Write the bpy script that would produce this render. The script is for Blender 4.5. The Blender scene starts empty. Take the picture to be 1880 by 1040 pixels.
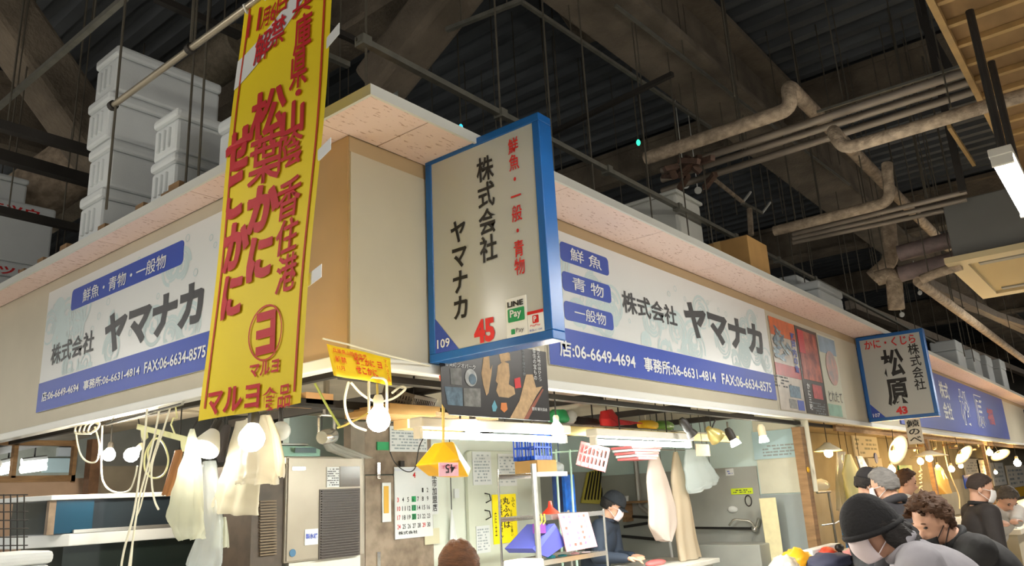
import bpy, bmesh, math, random
from mathutils import Vector, Matrix, noise
random.seed(7)
S = bpy.context.scene
COL = S.collection
V = Vector
pi = math.pi

# ------------------------------------------------------------------ camera
FPX = 1425.77
YAW, PITCH, ROLL = 0.6704, 0.2674, -0.0529
CAM = V((-2.2131, -2.7076, 1.6))
cF = V((math.cos(PITCH)*math.cos(YAW), math.cos(PITCH)*math.sin(YAW), math.sin(PITCH)))
_r = V((math.sin(YAW), -math.cos(YAW), 0)); _u = _r.cross(cF)
cR = _r*math.cos(ROLL) + _u*math.sin(ROLL)
cU = -_r*math.sin(ROLL) + _u*math.cos(ROLL)
cd = bpy.data.cameras.new('camera'); cam = bpy.data.objects.new('camera', cd); COL.objects.link(cam)
cd.sensor_fit = 'HORIZONTAL'; cd.sensor_width = 36.0; cd.lens = FPX/1880*36.0
cd.clip_start = 0.05; cd.clip_end = 200
cam.matrix_world = Matrix(((cR.x, cU.x, -cF.x, CAM.x), (cR.y, cU.y, -cF.y, CAM.y), (cR.z, cU.z, -cF.z, CAM.z), (0, 0, 0, 1)))
S.camera = cam

def at(px, py, **k):
    """point of the place seen at a photo position, on a known real plane x=, y= or z="""
    d = cF + cR*((px-940)/FPX) + cU*((520-py)/FPX)
    (a, v), = k.items()
    i = 'xyz'.index(a)
    return CAM + d*((v-CAM[i])/d[i])

# ------------------------------------------------------------------ world, exposure
w = bpy.data.worlds.new('world'); S.world = w; w.use_nodes = True
w.node_tree.nodes['Background'].inputs[0].default_value = (1.0, 0.96, 0.90, 1)
w.node_tree.nodes["Background"].inputs[1].default_value = 0.5
S.view_settings.view_transform = 'Standard'; S.view_settings.look = 'None'
S.view_settings.gamma = 1.0; S.view_settings.use_curve_mapping = False
S.view_settings.exposure = 0.18

# ------------------------------------------------------------------ materials
def lin(c): 
    return tuple(((x/255/12.92) if x/255 <= .04045 else ((x/255+.055)/1.055)**2.4) for x in c)
MATS = {}
def M(name, rgb=(200, 200, 200), rough=.6, metal=0.0, var=.0, scale=8.0, bump=0.0, bscale=None, rgb2=None, stretch=None, alpha=1.0, trans=0.0, coat=0.0, detail=4.0, lo=.35, hi=.65):
    if name in MATS: return MATS[name]
    m = bpy.data.materials.new(name); MATS[name] = m; m.use_nodes = True
    nt = m.node_tree; b = nt.nodes['Principled BSDF']
    c = lin(rgb)
    b.inputs['Base Color'].default_value = (*c, 1)
    b.inputs['Roughness'].default_value = rough; b.inputs['Metallic'].default_value = metal
    b.inputs['Alpha'].default_value = alpha; b.inputs['Coat Weight'].default_value = coat
    if trans: b.inputs['Transmission Weight'].default_value = trans
    if var or rgb2 or bump:
        tc = nt.nodes.new('ShaderNodeTexCoord'); mp = nt.nodes.new('ShaderNodeMapping')
        nt.links.new(tc.outputs['Object'], mp.inputs[0])
        if stretch: mp.inputs['Scale'].default_value = stretch
        n = nt.nodes.new('ShaderNodeTexNoise'); n.inputs['Scale'].default_value = scale; n.inputs['Detail'].default_value = detail
        nt.links.new(mp.outputs[0], n.inputs['Vector'])
        if var or rgb2:
            r = nt.nodes.new('ShaderNodeValToRGB')
            c2 = lin(rgb2) if rgb2 else tuple(x*(1-var) for x in c)
            r.color_ramp.elements[0].position = lo; r.color_ramp.elements[1].position = hi
            r.color_ramp.elements[0].color = (*c2, 1); r.color_ramp.elements[1].color = (*c, 1)
            nt.links.new(n.outputs['Fac'], r.inputs[0]); nt.links.new(r.outputs[0], b.inputs['Base Color'])
        if bump:
            bp = nt.nodes.new('ShaderNodeBump'); bp.inputs['Strength'].default_value = bump; bp.inputs['Distance'].default_value = .02
            if bscale:
                n2 = nt.nodes.new('ShaderNodeTexNoise'); n2.inputs['Scale'].default_value = bscale; n2.inputs['Detail'].default_value = 5
                nt.links.new(mp.outputs[0], n2.inputs['Vector']); nt.links.new(n2.outputs['Fac'], bp.inputs['Height'])
            else: nt.links.new(n.outputs['Fac'], bp.inputs['Height'])
            nt.links.new(bp.outputs[0], b.inputs['Normal'])
    return m
def ME(name, rgb, strength):
    if name in MATS: return MATS[name]
    m = bpy.data.materials.new(name); MATS[name] = m; m.use_nodes = True
    b = m.node_tree.nodes['Principled BSDF']; c = lin(rgb)
    b.inputs['Base Color'].default_value = (*c, 1); b.inputs['Emission Color'].default_value = (*c, 1)
    b.inputs['Emission Strength'].default_value = strength
    return m
def film(name, rgb, clear=.5, rough=.15):
    """thin plastic film: see-through mixed with a glossy sheet that passes some light"""
    if name in MATS: return MATS[name]
    m = bpy.data.materials.new(name); MATS[name] = m; m.use_nodes = True
    nt = m.node_tree; b = nt.nodes['Principled BSDF']; out = nt.nodes['Material Output']
    c = (*lin(rgb), 1); b.inputs['Base Color'].default_value = c; b.inputs['Roughness'].default_value = rough
    tl = nt.nodes.new('ShaderNodeBsdfTranslucent'); tl.inputs[0].default_value = c
    tr = nt.nodes.new('ShaderNodeBsdfTransparent')
    m1 = nt.nodes.new('ShaderNodeMixShader'); m1.inputs[0].default_value = .45
    m2 = nt.nodes.new('ShaderNodeMixShader'); m2.inputs[0].default_value = clear
    nt.links.new(b.outputs[0], m1.inputs[1]); nt.links.new(tl.outputs[0], m1.inputs[2])
    nt.links.new(m1.outputs[0], m2.inputs[1]); nt.links.new(tr.outputs[0], m2.inputs[2]); nt.links.new(m2.outputs[0], out.inputs[0])
    return m

# ------------------------------------------------------------------ mesh builder
ORG = {}
class MB:
    def __init__(s): s.v = []; s.f = []
    def add(s, vs, fs):
        k = len(s.v); s.v += [V(p) for p in vs]; s.f += [tuple(i+k for i in f) for f in fs]; return s
    def box(s, a, b):
        x0, y0, z0 = (min(a[i], b[i]) for i in range(3)); x1, y1, z1 = (max(a[i], b[i]) for i in range(3))
        return s.add([(x0,y0,z0),(x1,y0,z0),(x1,y1,z0),(x0,y1,z0),(x0,y0,z1),(x1,y0,z1),(x1,y1,z1),(x0,y1,z1)],
                     [(0,3,2,1),(4,5,6,7),(0,1,5,4),(1,2,6,5),(2,3,7,6),(3,0,4,7)])
    def obox(s, c, X, Y, Z):
        c, X, Y, Z = V(c), V(X), V(Y), V(Z)   # half axes
        return s.add([c-X-Y-Z, c+X-Y-Z, c+X+Y-Z, c-X+Y-Z, c-X-Y+Z, c+X-Y+Z, c+X+Y+Z, c-X+Y+Z],
                     [(0,3,2,1),(4,5,6,7),(0,1,5,4),(1,2,6,5),(2,3,7,6),(3,0,4,7)])
    def bar(s, a, b, w, h, up=(0,0,1)):
        a, b = V(a), V(b); d = (b-a); L = d.length; d.normalize(); x = d.cross(V(up))
        if x.length < 1e-4: x = d.cross(V((1,0,0)))
        x.normalize(); z = x.cross(d)
        return s.obox((a+b)/2, x*w/2, d*L/2, z*h/2)
    def tube(s, pts, r, n=8, cap=True):
        pts = [V(p) for p in pts]; N = len(pts); k = len(s.v); ref = None
        for i, p in enumerate(pts):
            t = (pts[min(i+1,N-1)]-pts[max(i-1,0)]).normalized()
            if ref is None:
                ref = t.cross(V((0,0,1)))
                if ref.length < .05: ref = t.cross(V((1,0,0)))
                ref.normalize()
            else:
                ref = (ref - t*ref.dot(t)); 
                if ref.length < 1e-5: ref = t.orthogonal()
                ref.normalize()
            u = t.cross(ref); rr = r[i] if isinstance(r, (list, tuple)) else r
            for j in range(n):
                a = 2*pi*j/n; s.v.append(p + (ref*math.cos(a)+u*math.sin(a))*rr)
        for i in range(N-1):
            for j in range(n):
                s.f.append((k+i*n+j, k+i*n+(j+1)%n, k+(i+1)*n+(j+1)%n, k+(i+1)*n+j))
        if cap:
            s.f.append(tuple(k+j for j in range(n))[::-1]); s.f.append(tuple(k+(N-1)*n+j for j in range(n)))
        return s
    def lathe(s, o, axis, prof, n=16, cap=True):
        o, ax = V(o), V(axis).normalized(); a = ax.orthogonal().normalized(); b = ax.cross(a); k = len(s.v)
        for r, h in prof:
            for j in range(n):
                t = 2*pi*j/n; s.v.append(o + ax*h + (a*math.cos(t)+b*math.sin(t))*max(r,1e-4))
        for i in range(len(prof)-1):
            for j in range(n): s.f.append((k+i*n+j, k+i*n+(j+1)%n, k+(i+1)*n+(j+1)%n, k+(i+1)*n+j))
        if cap:
            s.f.append(tuple(k+j for j in range(n))[::-1]); s.f.append(tuple(k+(len(prof)-1)*n+j for j in range(n)))
        return s
    def prism(s, pts, ext):
        pts = [V(p) for p in pts]; n = len(pts); e = V(ext)
        return s.add(pts+[p+e for p in pts], [tuple(range(n))[::-1], tuple(range(n, 2*n))]+[(i,(i+1)%n,n+(i+1)%n,n+i) for i in range(n)])
    def grid(s, fn, nu, nv):
        k = len(s.v)
        for j in range(nv+1):
            for i in range(nu+1): s.v.append(V(fn(i/nu, j/nv)))
        for j in range(nv):
            for i in range(nu):
                a = k+j*(nu+1)+i; s.f.append((a, a+1, a+nu+2, a+nu+1))
        return s
    def ball(s, c, r, nu=14, nv=9, sc=(1,1,1)):
        c = V(c); k = len(s.v)
        prof = [(math.sin(pi*i/nv)*r, -math.cos(pi*i/nv)*r) for i in range(nv+1)]
        s.lathe((0,0,0), (0,0,1), prof, nu, False)
        for i in range(k, len(s.v)): p = s.v[i]; s.v[i] = c+V((p.x*sc[0], p.y*sc[1], p.z*sc[2]))
        return s
    def build(s, name, mat, parent=None, smooth=False, bevel=0, label=None, thick=0, org=None):
        me = bpy.data.meshes.new(name)
        if parent is not None: o0 = ORG[parent.name]
        elif org is not None: o0 = V(org)
        else:
            n = len(s.v); o0 = V((sum(p.x for p in s.v)/n, sum(p.y for p in s.v)/n, min(p.z for p in s.v)))
        me.from_pydata([tuple(p-o0) for p in s.v], [], s.f); me.update()
        me.materials.append(mat)
        ob = bpy.data.objects.new(name, me); COL.objects.link(ob); ORG[ob.name] = o0
        if parent is not None: ob.parent = parent
        else: ob.location = o0
        if smooth:
            me.polygons.foreach_set('use_smooth', [True]*len(me.polygons)); 
            if smooth != 2: 
                try: me.set_sharp_from_angle(angle=math.radians(50))
                except Exception: pass
        if thick:
            md = ob.modifiers.new('solid', 'SOLIDIFY'); md.thickness = thick; md.offset = 0
        if bevel:
            md = ob.modifiers.new('bevel', 'BEVEL'); md.width = bevel; md.segments = 2; md.limit_method = 'ANGLE'
        if label: ob['label'] = label
        return ob
def tag(o, label, cat, group=None):
    o['label'] = label; o['category'] = cat
    if group: o['group'] = group
    return o
def struct(o, label=None):
    o['kind'] = 'structure'
    if label: o['label'] = label
    return o
def thing(name, label, cat, loc, group=None):
    o = bpy.data.objects.new(name, None); COL.objects.link(o); o.location = V(loc); ORG[o.name] = V(loc)
    o.empty_display_size = .1
    return tag(o, label, cat, group)
def copy_tree(o, delta, label=None, parent=None):
    c = o.copy(); COL.objects.link(c)
    ORG[c.name] = ORG[o.name] + V(delta)
    if parent is None: c.location = o.location + V(delta)
    else: c.parent = parent
    if label: c['label'] = label
    for ch in list(o.children): copy_tree(ch, delta, None, c)
    return c
def light(name, parent, loc, power, color=(1, .9, .78), size=.05, kind='POINT', rot=None, sx=None, sy=None):
    d = bpy.data.lights.new(name, kind); d.energy = power; d.color = color
    if kind == 'POINT': d.shadow_soft_size = size
    elif kind == 'AREA': d.shape = 'RECTANGLE'; d.size = sx; d.size_y = sy
    o = bpy.data.objects.new(name, d); COL.objects.link(o)
    o.location = V(loc) - (ORG[parent.name] if parent else V((0,0,0)))
    if rot: o.rotation_euler = rot
    if parent: o.parent = parent
    return o

# ------------------------------------------------------------------ lettering (built-in font, turned into mesh)
def glyphs(s, bold=0.0, line=1.0, sp=1.0, align='CENTER', ext=.004):
    cu = bpy.data.curves.new('lettering', 'FONT'); cu.body = s; cu.size = 1; cu.resolution_u = 2
    cu.align_x = align; cu.offset = bold; cu.space_line = line; cu.space_character = sp; cu.fill_mode = 'FRONT'
    o = bpy.data.objects.new('lettering_source', cu); COL.objects.link(o)
    dg = bpy.context.evaluated_depsgraph_get(); me = o.evaluated_get(dg).to_mesh()
    vs = [v.co.copy() for v in me.vertices]; fs = [tuple(p.vertices) for p in me.polygons]
    o.evaluated_get(dg).to_mesh_clear()
    bpy.data.objects.remove(o); bpy.data.curves.remove(cu)
    return vs, fs
def text(s, o, R, U, w_, h_, mat, parent, name='lettering', bold=.0, line=1.0, off=.003, warp=None, slant=0, keep=False, brush=0, rot=0, sp=1.0, fat=0):
    """fit the string into the rectangle with lower-left corner o, width w_ along R, height h_ along U"""
    vs, fs = glyphs(s, bold, line, sp)
    if not vs: return None
    if brush:
        sd = random.random()*50
        for v in vs:
            a = noise.noise_vector(V((v.x*2.3+sd, v.y*2.3, sd)))*brush + noise.noise_vector(V((v.x*7+sd, v.y*7, sd)))*brush*.35
            v.x += a.x; v.y += a.y
    if rot:
        c, sn = math.cos(rot), math.sin(rot)
        for v in vs: v.x, v.y = v.x*c-v.y*sn, v.x*sn+v.y*c
    x0 = min(v.x for v in vs); x1 = max(v.x for v in vs); y0 = min(v.y for v in vs); y1 = max(v.y for v in vs)
    o, R, U = V(o), V(R).normalized(), V(U).normalized(); N = R.cross(U)
    sx = w_/max(x1-x0, 1e-6); sy = h_/max(y1-y0, 1e-6)
    cx0 = 0; cy0 = 0
    if keep:
        q = min(sx, sy); cx0 = (w_-q*(x1-x0))/2; cy0 = (h_-q*(y1-y0))/2; sx = sy = q
    pts = []
    for v in vs:
        a = cx0+(v.x-x0)*sx; b = cy0+(v.y-y0)*sy; a += slant*b
        p = o + R*a + U*b + N*off
        if warp: p = warp(p)
        pts.append(p)
    t_ = s.replace('\n', '')
    if h_ > .09 and len(t_) > 1 and not rot and all(ord(ch) > 0x3000 for ch in t_):
        # large lettering: every character is a piece of its own
        if 'adv' not in CELL:
            a1, _f = glyphs('田田'); a2, _f = glyphs('田\n田'); a0, _f = glyphs('田')
            CELL['adv'] = (max(v.x for v in a1)-min(v.x for v in a1)) - (max(v.x for v in a0)-min(v.x for v in a0))
            CELL['pit'] = (max(v.y for v in a2)-min(v.y for v in a2)) - (max(v.y for v in a0)-min(v.y for v in a0))
            CELL['mid'] = (max(v.y for v in a0)+min(v.y for v in a0))/2
        n = len(t_); vert = '\n' in s
        def cell(f):
            cx = sum(vs[i].x for i in f)/len(f); cy = sum(vs[i].y for i in f)/len(f)
            k = (CELL['mid']+CELL['pit']/2-cy)/CELL['pit'] if vert else (cx+n*CELL['adv']/2)/CELL['adv']
            return min(n-1, max(0, int(math.floor(k))))
        by = {}
        for f in fs: by.setdefault(cell(f), []).append(f)
        res = None
        for k in sorted(by):
            mp = {}; mb = MB()
            for f in by[k]:
                for i in f:
                    if i not in mp: mp[i] = len(mb.v); mb.v.append(pts[i])
                mb.f.append(tuple(mp[i] for i in f))
            res = mb.build('character', mat, parent)
        return res
    mb = MB(); mb.v = pts; mb.f = list(fs)
    if fat:     # heavier brush stroke: the same outline laid again a little to each side
        n0 = len(pts)
        for k, (du, dv) in enumerate(((1, .4), (-1, -.4), (.3, 1), (-.3, -1))):
            mb.v += [p + R*du*fat*w_*.5 + U*dv*fat*h_*.5 + N*.0004*(k+1) for p in pts]; mb.f += [tuple(i+n0*(k+1) for i in f) for f in fs]
    return mb.build(name, mat, parent)
CELL = {}
def rrect(o, R, U, w_, h_, r, n=5):
    o, R, U = V(o), V(R).normalized(), V(U).normalized(); pts = []
    for cx, cy, a0 in ((w_-r, r, -pi/2), (w_-r, h_-r, 0), (r, h_-r, pi/2), (r, r, pi)):
        for i in range(n+1):
            a = a0+pi/2*i/n; pts.append(o+R*(cx+r*math.cos(a))+U*(cy+r*math.sin(a)))
    return pts
X, Y, Z = V((1,0,0)), V((0,1,0)), V((0,0,1))
# ================================================================== materials used widely
m_fascia = M('painted_fascia', (198, 190, 168), .55, var=.06, scale=3)
m_band = M('fascia_top_band', (188, 164, 126), .6, var=.06, scale=3)
m_soffit = M('rockwool_tile', (246, 222, 214), .9, scale=24, rgb2=(206, 172, 160), stretch=(1.0, 3.2, 1), lo=.33, hi=.38, detail=2)
m_trimw = M('white_trim', (225, 225, 218), .4)
m_alu = M('aluminium_trim', (190, 190, 186), .35, .8)
m_fire = M('sprayed_fireproofing', (126, 114, 98), .95, var=.45, scale=2.2, bump=.9, bscale=26)
m_deck = M('corrugated_deck', (92, 96, 100), .7, .2, var=.4, scale=3, stretch=(1, .2, 1))
m_rod = M('dark_steel_rod', (104, 98, 86), .55, .5, var=.2, scale=6)
m_galv = M('galvanised_steel', (138, 136, 126), .45, .6, var=.2, scale=12)
m_dark = M('dark_steel', (52, 48, 44), .6, .3, var=.2, scale=5)
m_pipe = M('bare_pipe', (156, 144, 130), .5, .3, var=.25, scale=6, stretch=(3, .6, 3))
m_insul = M('wrapped_insulation', (186, 166, 142), .75, var=.45, scale=14, bump=.7, bscale=40)
m_foam = M('white_foam', (222, 226, 226), .65, var=.05, scale=5, bump=.1, bscale=160)
m_card = M('cardboard', (184, 142, 84), .85, var=.14, scale=6)
m_wood = M('rough_wood', (160, 126, 88), .75, var=.35, scale=5, stretch=(1, 1, 6), bump=.15, bscale=30)
m_plywood = M('plywood', (150, 118, 76), .8, var=.25, scale=2.5, stretch=(1, 3, 1))
m_batten = M('pine_batten', (186, 152, 98), .7, var=.2, scale=8)
m_blue = M('sign_blue', (24, 98, 172), .35, var=.12, scale=5)
m_navy = M('print_blue', (52, 78, 172), .45)
m_white = M('sign_white', (222, 224, 222), .32)
m_print = M('print_white', (232, 234, 232), .5)
m_grey = M('print_dark_grey', (70, 70, 72), .5)
m_black = M('print_black', (26, 24, 24), .5)
m_red = M('print_red', (206, 32, 34), .5)
m_yel = M('banner_yellow', (242, 214, 0), .6)
m_wave = M('print_pale_wave', (196, 212, 212), .5)
m_conc = M('wet_concrete', (214, 208, 198), .45, var=.3, scale=1.5)
m_sheet = M('vinyl_sheet', (176, 166, 146), .6, var=.25, scale=3)

# ================================================================== the hall
b = MB(); b.box((-14, -16, -.2), (46, 26, 0)); struct(b.build('floor', m_conc))
b = MB()
zc, p, dp = 6.5, .30, .085
x = -8.0; prof = []
while x < 46:
    prof += [(x, zc), (x+.11, zc), (x+.15, zc+dp), (x+.26, zc+dp)]; x += p
n = len(prof)
for yy in (-16, 26):
    for px_, pz in prof: b.v.append(V((px_, yy, pz)))
for i in range(n-1): b.f.append((i, i+1, n+i+1, n+i))
struct(b.build('ceiling', m_deck, org=(0, 0, 6.5)))
def ibeam(a, c, w_, h_, tf=.07, tw=.16, name='ceiling_beam'):
    a, c = V(a), V(c); d = (c-a).normalized(); sd = d.cross(Z).normalized(); up = sd.cross(d)
    mb = MB(); mb.bar(a, c, w_, tf); mb.bar(a+up*(h_/2), c+up*(h_/2), tw, h_); mb.bar(a+up*h_, c+up*h_, w_, tf)
    return struct(mb.build(name, m_fire))
ibeam((-8, .2, 5.62), (46, .2, 5.62), .62, .78)
ibeam((-8, 6.6, 5.62), (46, 6.6, 5.62), .5, .78)
ibeam((-8, -7.5, 5.62), (46, -7.5, 5.62), .5, .78)
for xx in (1.9, 12.6, 22.5, 33):
    ibeam((xx, -16, 5.75), (xx, 26, 5.75), .36, .66)
for xx in (7.2, 17.5):
    ibeam((xx, -16, 6.0), (xx, 26, 6.0), .2, .42)
# diagonal fireproofed braces
def brace(a, c, w_): 
    mb = MB(); mb.bar(a, c, w_, w_); return struct(mb.build('ceiling_brace', m_fire, bevel=.05))
ray = lambda px, py, t: CAM + (cF + cR*((px-940)/FPX) + cU*((520-py)/FPX))*t
brace(ray(-60, -70, 6.2), ray(205, 310, 6.9), .40)
brace(ray(690, 165, 6.6), ray(905, -110, 6.2), .36)
brace(ray(1010, -60, 7.4), ray(1090, 60, 8.2), .3)
# far end walls of the hall
b = MB(); b.box((46, -16, 0), (46.2, 26, 6.6)); struct(b.build('wall_far', M('hall_wall', (120, 116, 106), .8, var=.2, scale=.6)))
b = MB(); b.box((-14, 26, 0), (46, 26.2, 6.6)); struct(b.build('wall_back', MATS['hall_wall']))

# ================================================================== stall front: fascia boards round the corner
ZB, ZT = 2.25, 3.317
b = MB(); b.box((0, 0, ZB), (44, .08, ZT)); fr = struct(b.build('wall_right', m_band))
b = MB(); b.box((0, .081, ZB), (.08, 9, ZT)); fl = struct(b.build('wall_left', m_fascia))
for i, (x0, x1) in enumerate(((.004, 1.47), (1.474, 5.14), (5.144, 8.10), (8.106, 9.6), (9.604, 12.2), (12.204, 20.2), (20.204, 44))):
    b = MB(); b.box((x0, -.008, ZB), (x1, 0, 3.232)); b.build('panel', m_fascia, fr)
b = MB(); b.box((-.006, .002, ZB), (-.0005, 1.05, ZT-.002)); b.build('corner_overlay', M('tan_overlay', (178, 146, 98), .55, var=.08, scale=3), fl)  # thin tan layer over the left fascia beside the corner
# trim along the lower edge
b = MB(); b.box((-.025, -.025, 2.196), (44, .05, 2.249)); struct(b.build('trim_1', m_trimw, bevel=.006))
b = MB(); b.box((-.025, .051, 2.196), (.05, 9, 2.249)); struct(b.build('trim_2', m_trimw, bevel=.006))
# canopy
DL, DR = .188, .374
b = MB(); b.box((-DL+.004, -DR+.004, 3.337), (44, .9, 3.352)); b.box((-DL+.004, .9, 3.337), (2.2, 9, 3.352))
cano = struct(b.build('canopy_deck', m_dark))
xs = [-DL, .175]
while xs[-1] < 43: xs.append(xs[-1]+1.145)
for i in range(len(xs)-1):
    b = MB(); b.box((xs[i]+.003, -DR+.004, 3.318), (xs[i+1]-.003, -.002, 3.336)); b.build('ceiling_tile', m_soffit, cano)
ys = [0.0]
while ys[-1] < 8.5: ys.append(ys[-1]+1.145)
for i in range(len(ys)-1):
    b = MB(); b.box((-DL+.004, ys[i]+.003, 3.318), (-.002, ys[i+1]-.003, 3.336)); b.build('ceiling_tile', m_soffit, cano)
b = MB(); b.box((-DL-.012, -DR-.012, 3.31), (44, -DR+.003, 3.362)); b.build('edge_trim', m_trimw, cano)
b = MB(); b.box((-DL-.012, -DR+.004, 3.31), (-DL+.003, 9, 3.362)); b.build('edge_trim', m_trimw, cano)

# ================================================================== long name boards on the fascia
def waves(parent, o, R, U, L, H, seed, n=16):
    rnd = random.Random(seed); N = V(R).cross(V(U)); mb = MB()
    cnt = [0]
    def ring(cx, cy, r, wd, a0, a1):
        cnt[0] += 1
        k = max(6, int(18*(a1-a0)/(2*pi))); pts = []
        for i in range(k+1):
            a = a0+(a1-a0)*i/k; pts.append((a, r))
        for i in range(k):
            q = []
            for a, rr in ((pts[i][0], r-wd/2), (pts[i][0], r+wd/2), (pts[i+1][0], r+wd/2), (pts[i+1][0], r-wd/2)):
                u_ = min(max(cx+rr*math.cos(a), 0), L); v_ = min(max(cy+rr*math.sin(a), 0), H); q.append(V(o)+V(R)*u_+V(U)*v_+N*(.0006+cnt[0]*.000006))
            if (q[0]-q[2]).length > 1e-4: mb.add(q, [(0, 3, 2, 1)])
    for c in range(n):
        cx = rnd.choice((rnd.uniform(.02, .25), rnd.uniform(.3, .72), rnd.uniform(.75, .98)))*L; cy = rnd.uniform(.05, .75)*H if cx < L*.28 or cx > .6*L else rnd.uniform(0, .4)*H
        R0 = rnd.uniform(.06, .16)
        for j in range(5):
            a0 = rnd.uniform(0, 2*pi); ring(cx, cy, R0*(.22+.2*j), .014 if j % 2 else .024, a0, a0+rnd.uniform(3.2, 5.6))
    for c in range(n):
        ring(rnd.uniform(0, L), rnd.uniform(.2, 1)*H, rnd.uniform(.012, .025), .006, 0, 2*pi)
    return mb.build('wave_print', m_wave, parent)
# right board
sb = thing('name_board', 'long white board with grey company name above blue telephone band, right of the corner', 'sign', (1.5, -.012, 2.343), 'long company name boards')
b = MB(); b.box((1.5, -.02, 2.343), (5.105, -.009, 3.228)); b.build('board', m_white, sb)
waves(sb, (1.51, -.0205, 2.59), X, Z, 3.58, .63, 3, 26)
b = MB(); b.box((1.5, -.0225, 2.343), (5.105, -.0203, 2.585)); b.build('telephone_band', m_navy, sb)
for (z0, z1, s, x0, x1) in ((3.028, 3.158, '鮮 魚', 1.79, 2.16), (2.832, 2.96, '青 物', 1.79, 2.16), (2.642, 2.765, '一般物', 1.79, 2.16)):
    b = MB(); b.prism(rrect((1.685, -.0203, z0), X, Z, .572, z1-z0, .03), (0, -.003, 0)); pl = b.build('caption_plate', m_navy, sb)
    text(s, (x0, -.0235, z0+.02), X, Z, x1-x0, z1-z0-.04, m_print, pl, bold=.006)
text('株式会社', (2.40, -.0205, 2.797), X, Z, .81, .16, m_grey, sb, bold=.02)
text('ヤマナカ', (3.345, -.0205, 2.742), X, Z, 1.60, .30, m_grey, sb, bold=.05)
text('店:06-6649-4694', (1.60, -.0228, 2.40), X, Z, .90, .108, m_print, sb, bold=.02)
text('事務所:06-6631-4814', (2.62, -.0228, 2.40), X, Z, 1.165, .105, m_print, sb, bold=.02)
text('FAX:06-6634-8575', (3.905, -.0228, 2.405), X, Z, 1.09, .094, m_print, sb, bold=.02)
# left board
YL, YR = 3.42, 1.06
nY = V((0, -1, 0))
sl = thing('name_board', 'long white board with grey company name, partly behind the yellow banner', 'sign', (-.012, YL, 2.343), 'long company name boards')
b = MB(); b.box((-.012, YR, 2.343), (-.001, YL, 3.228)); b.build('board', m_white, sl)
waves(sl, (-.0125, YL-.01, 2.56), nY, Z, YL-YR-.02, .66, 9, 22)
b = MB(); b.box((-.0145, YR, 2.343), (-.0123, YL, 2.55)); b.build('telephone_band', m_navy, sl)
b = MB(); b.prism(rrect((-.0123, 3.0, 3.008), nY, Z, 1.515, .152, .03), (-.003, 0, 0)); pl = b.build('caption_plate', m_navy, sl)
text('鮮魚・青物・一般物', (-.0155, 2.81, 3.03), nY, Z, 1.13, .095, m_print, pl, bold=.006)
text('株式会社', (-.0125, 3.255, 2.655), nY, Z, .675, .152, m_grey, sl, bold=.02)
text('ヤマナカ', (-.0125, 2.43, 2.605), nY, Z, 1.20, .265, m_grey, sl, bold=.05)
text('店:06-6649-4694', (-.0148, 3.333, 2.408), nY, Z, .595, .07, m_print, sl, bold=.02)
text('事務所:06-6631-4814', (-.0148, 2.668, 2.408), nY, Z, .76, .066, m_print, sl, bold=.02)
text('FAX:06-6634-8575', (-.0148, 1.852, 2.408), nY, Z, .68, .07, m_print, sl, bold=.02)
# far blue board of the neighbouring stall
s3 = thing('name_board', 'long blue board with white outlined characters and red seal, far along the fascia', 'sign', (9.7, -.02, 2.29))
b = MB(); b.box((9.7, -.03, 2.29), (20.0, -.009, 3.25)); b.build('board', M('far_board_blue', (72, 88, 168), .5), s3)
text('株式', (12.75, -.031, 2.84), X, Z, .75, .30, m_print, s3, bold=.02); text('会社', (12.75, -.031, 2.48), X, Z, .75, .30, m_print, s3, bold=.02)
for xx, ch in ((14.35, '松'), (15.95, '原')):
    text(ch, (xx, -.031, 2.44), X, Z, .95, .68, m_print, s3, bold=.05); text(ch, (xx+.03, -.033, 2.46), X, Z, .89, .64, MATS['far_board_blue'], s3, bold=.012)
text('福', (17.3, -.031, 2.56), X, Z, .85, .36, M('seal_red', (190, 70, 90), .5), s3, bold=.03)
b = MB(); b.box((24.0, -.03, 2.3), (25.9, -.009, 3.2)); s4 = tag(b.build('name_board', M('dark_board', (38, 46, 70), .5)), 'dark navy board at the far right end of the fascia', 'sign')

# ================================================================== projecting stall-number signs
def number_sign(x0, y1, z0, z1, nm, label):
    t = thing('projecting_sign', label, 'sign', (x0+.05, -.4, z0), 'projecting stall number signs')
    b = MB()
    fw = .042
    b.box((x0, y1, z1-fw), (x0+.10, -.02, z1)); b.box((x0, y1, z0), (x0+.10, -.02, z0+fw)); b.box((x0, y1, z0+fw), (x0+.10, y1+fw, z1-fw)); b.box((x0, -.062, z0+fw), (x0+.10, -.02, z1-fw))
    b.build('frame', m_blue, t, bevel=.004)
    b = MB(); b.box((x0+.006, y1+fw, z0+fw), (x0+.094, -.062, z1-fw)); b.build('face_panel', M('milky_acrylic', (186, 188, 184), .22), t)
    b = MB(); b.box((x0+.02, -.021, z0+.05), (x0+.08, .0, z1-.12)); b.build('wall_bracket', m_blue, t)
    b = MB(); b.prism([(x0+.006, -.062, z0+fw), (x0+.006, -.215, z0+fw), (x0+.006, -.062, z0+fw+.175)], (-.003, 0, 0)); b.build('corner_patch', m_navy, t)
    return t
t = number_sign(.489, -.775, 2.25, 3.34, '45', 'white projecting sign in blue frame numbered 45, next to the corner')
fx = .4945
def vtext(s, y0, y1, z0, z1, x_, mat, par, bold=.0, brush=.02):
    return text('\n'.join(s), (x_, y0, z0), nY, Z, y0-y1, z1-z0, mat, par, bold=bold, brush=brush)
vtext('鮮魚・一般・青物', -.582, -.645, 2.575, 3.262, fx, m_red, t, .012)
vtext('株式会社', -.375, -.487, 2.68, 3.225, fx, m_black, t, .02)
vtext('ヤマナカ', -.187, -.292, 2.435, 2.94, fx, m_black, t, .03)
text('45', (fx, -.318, 2.295), nY, Z, .128, .115, m_red, t, bold=.05)
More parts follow.
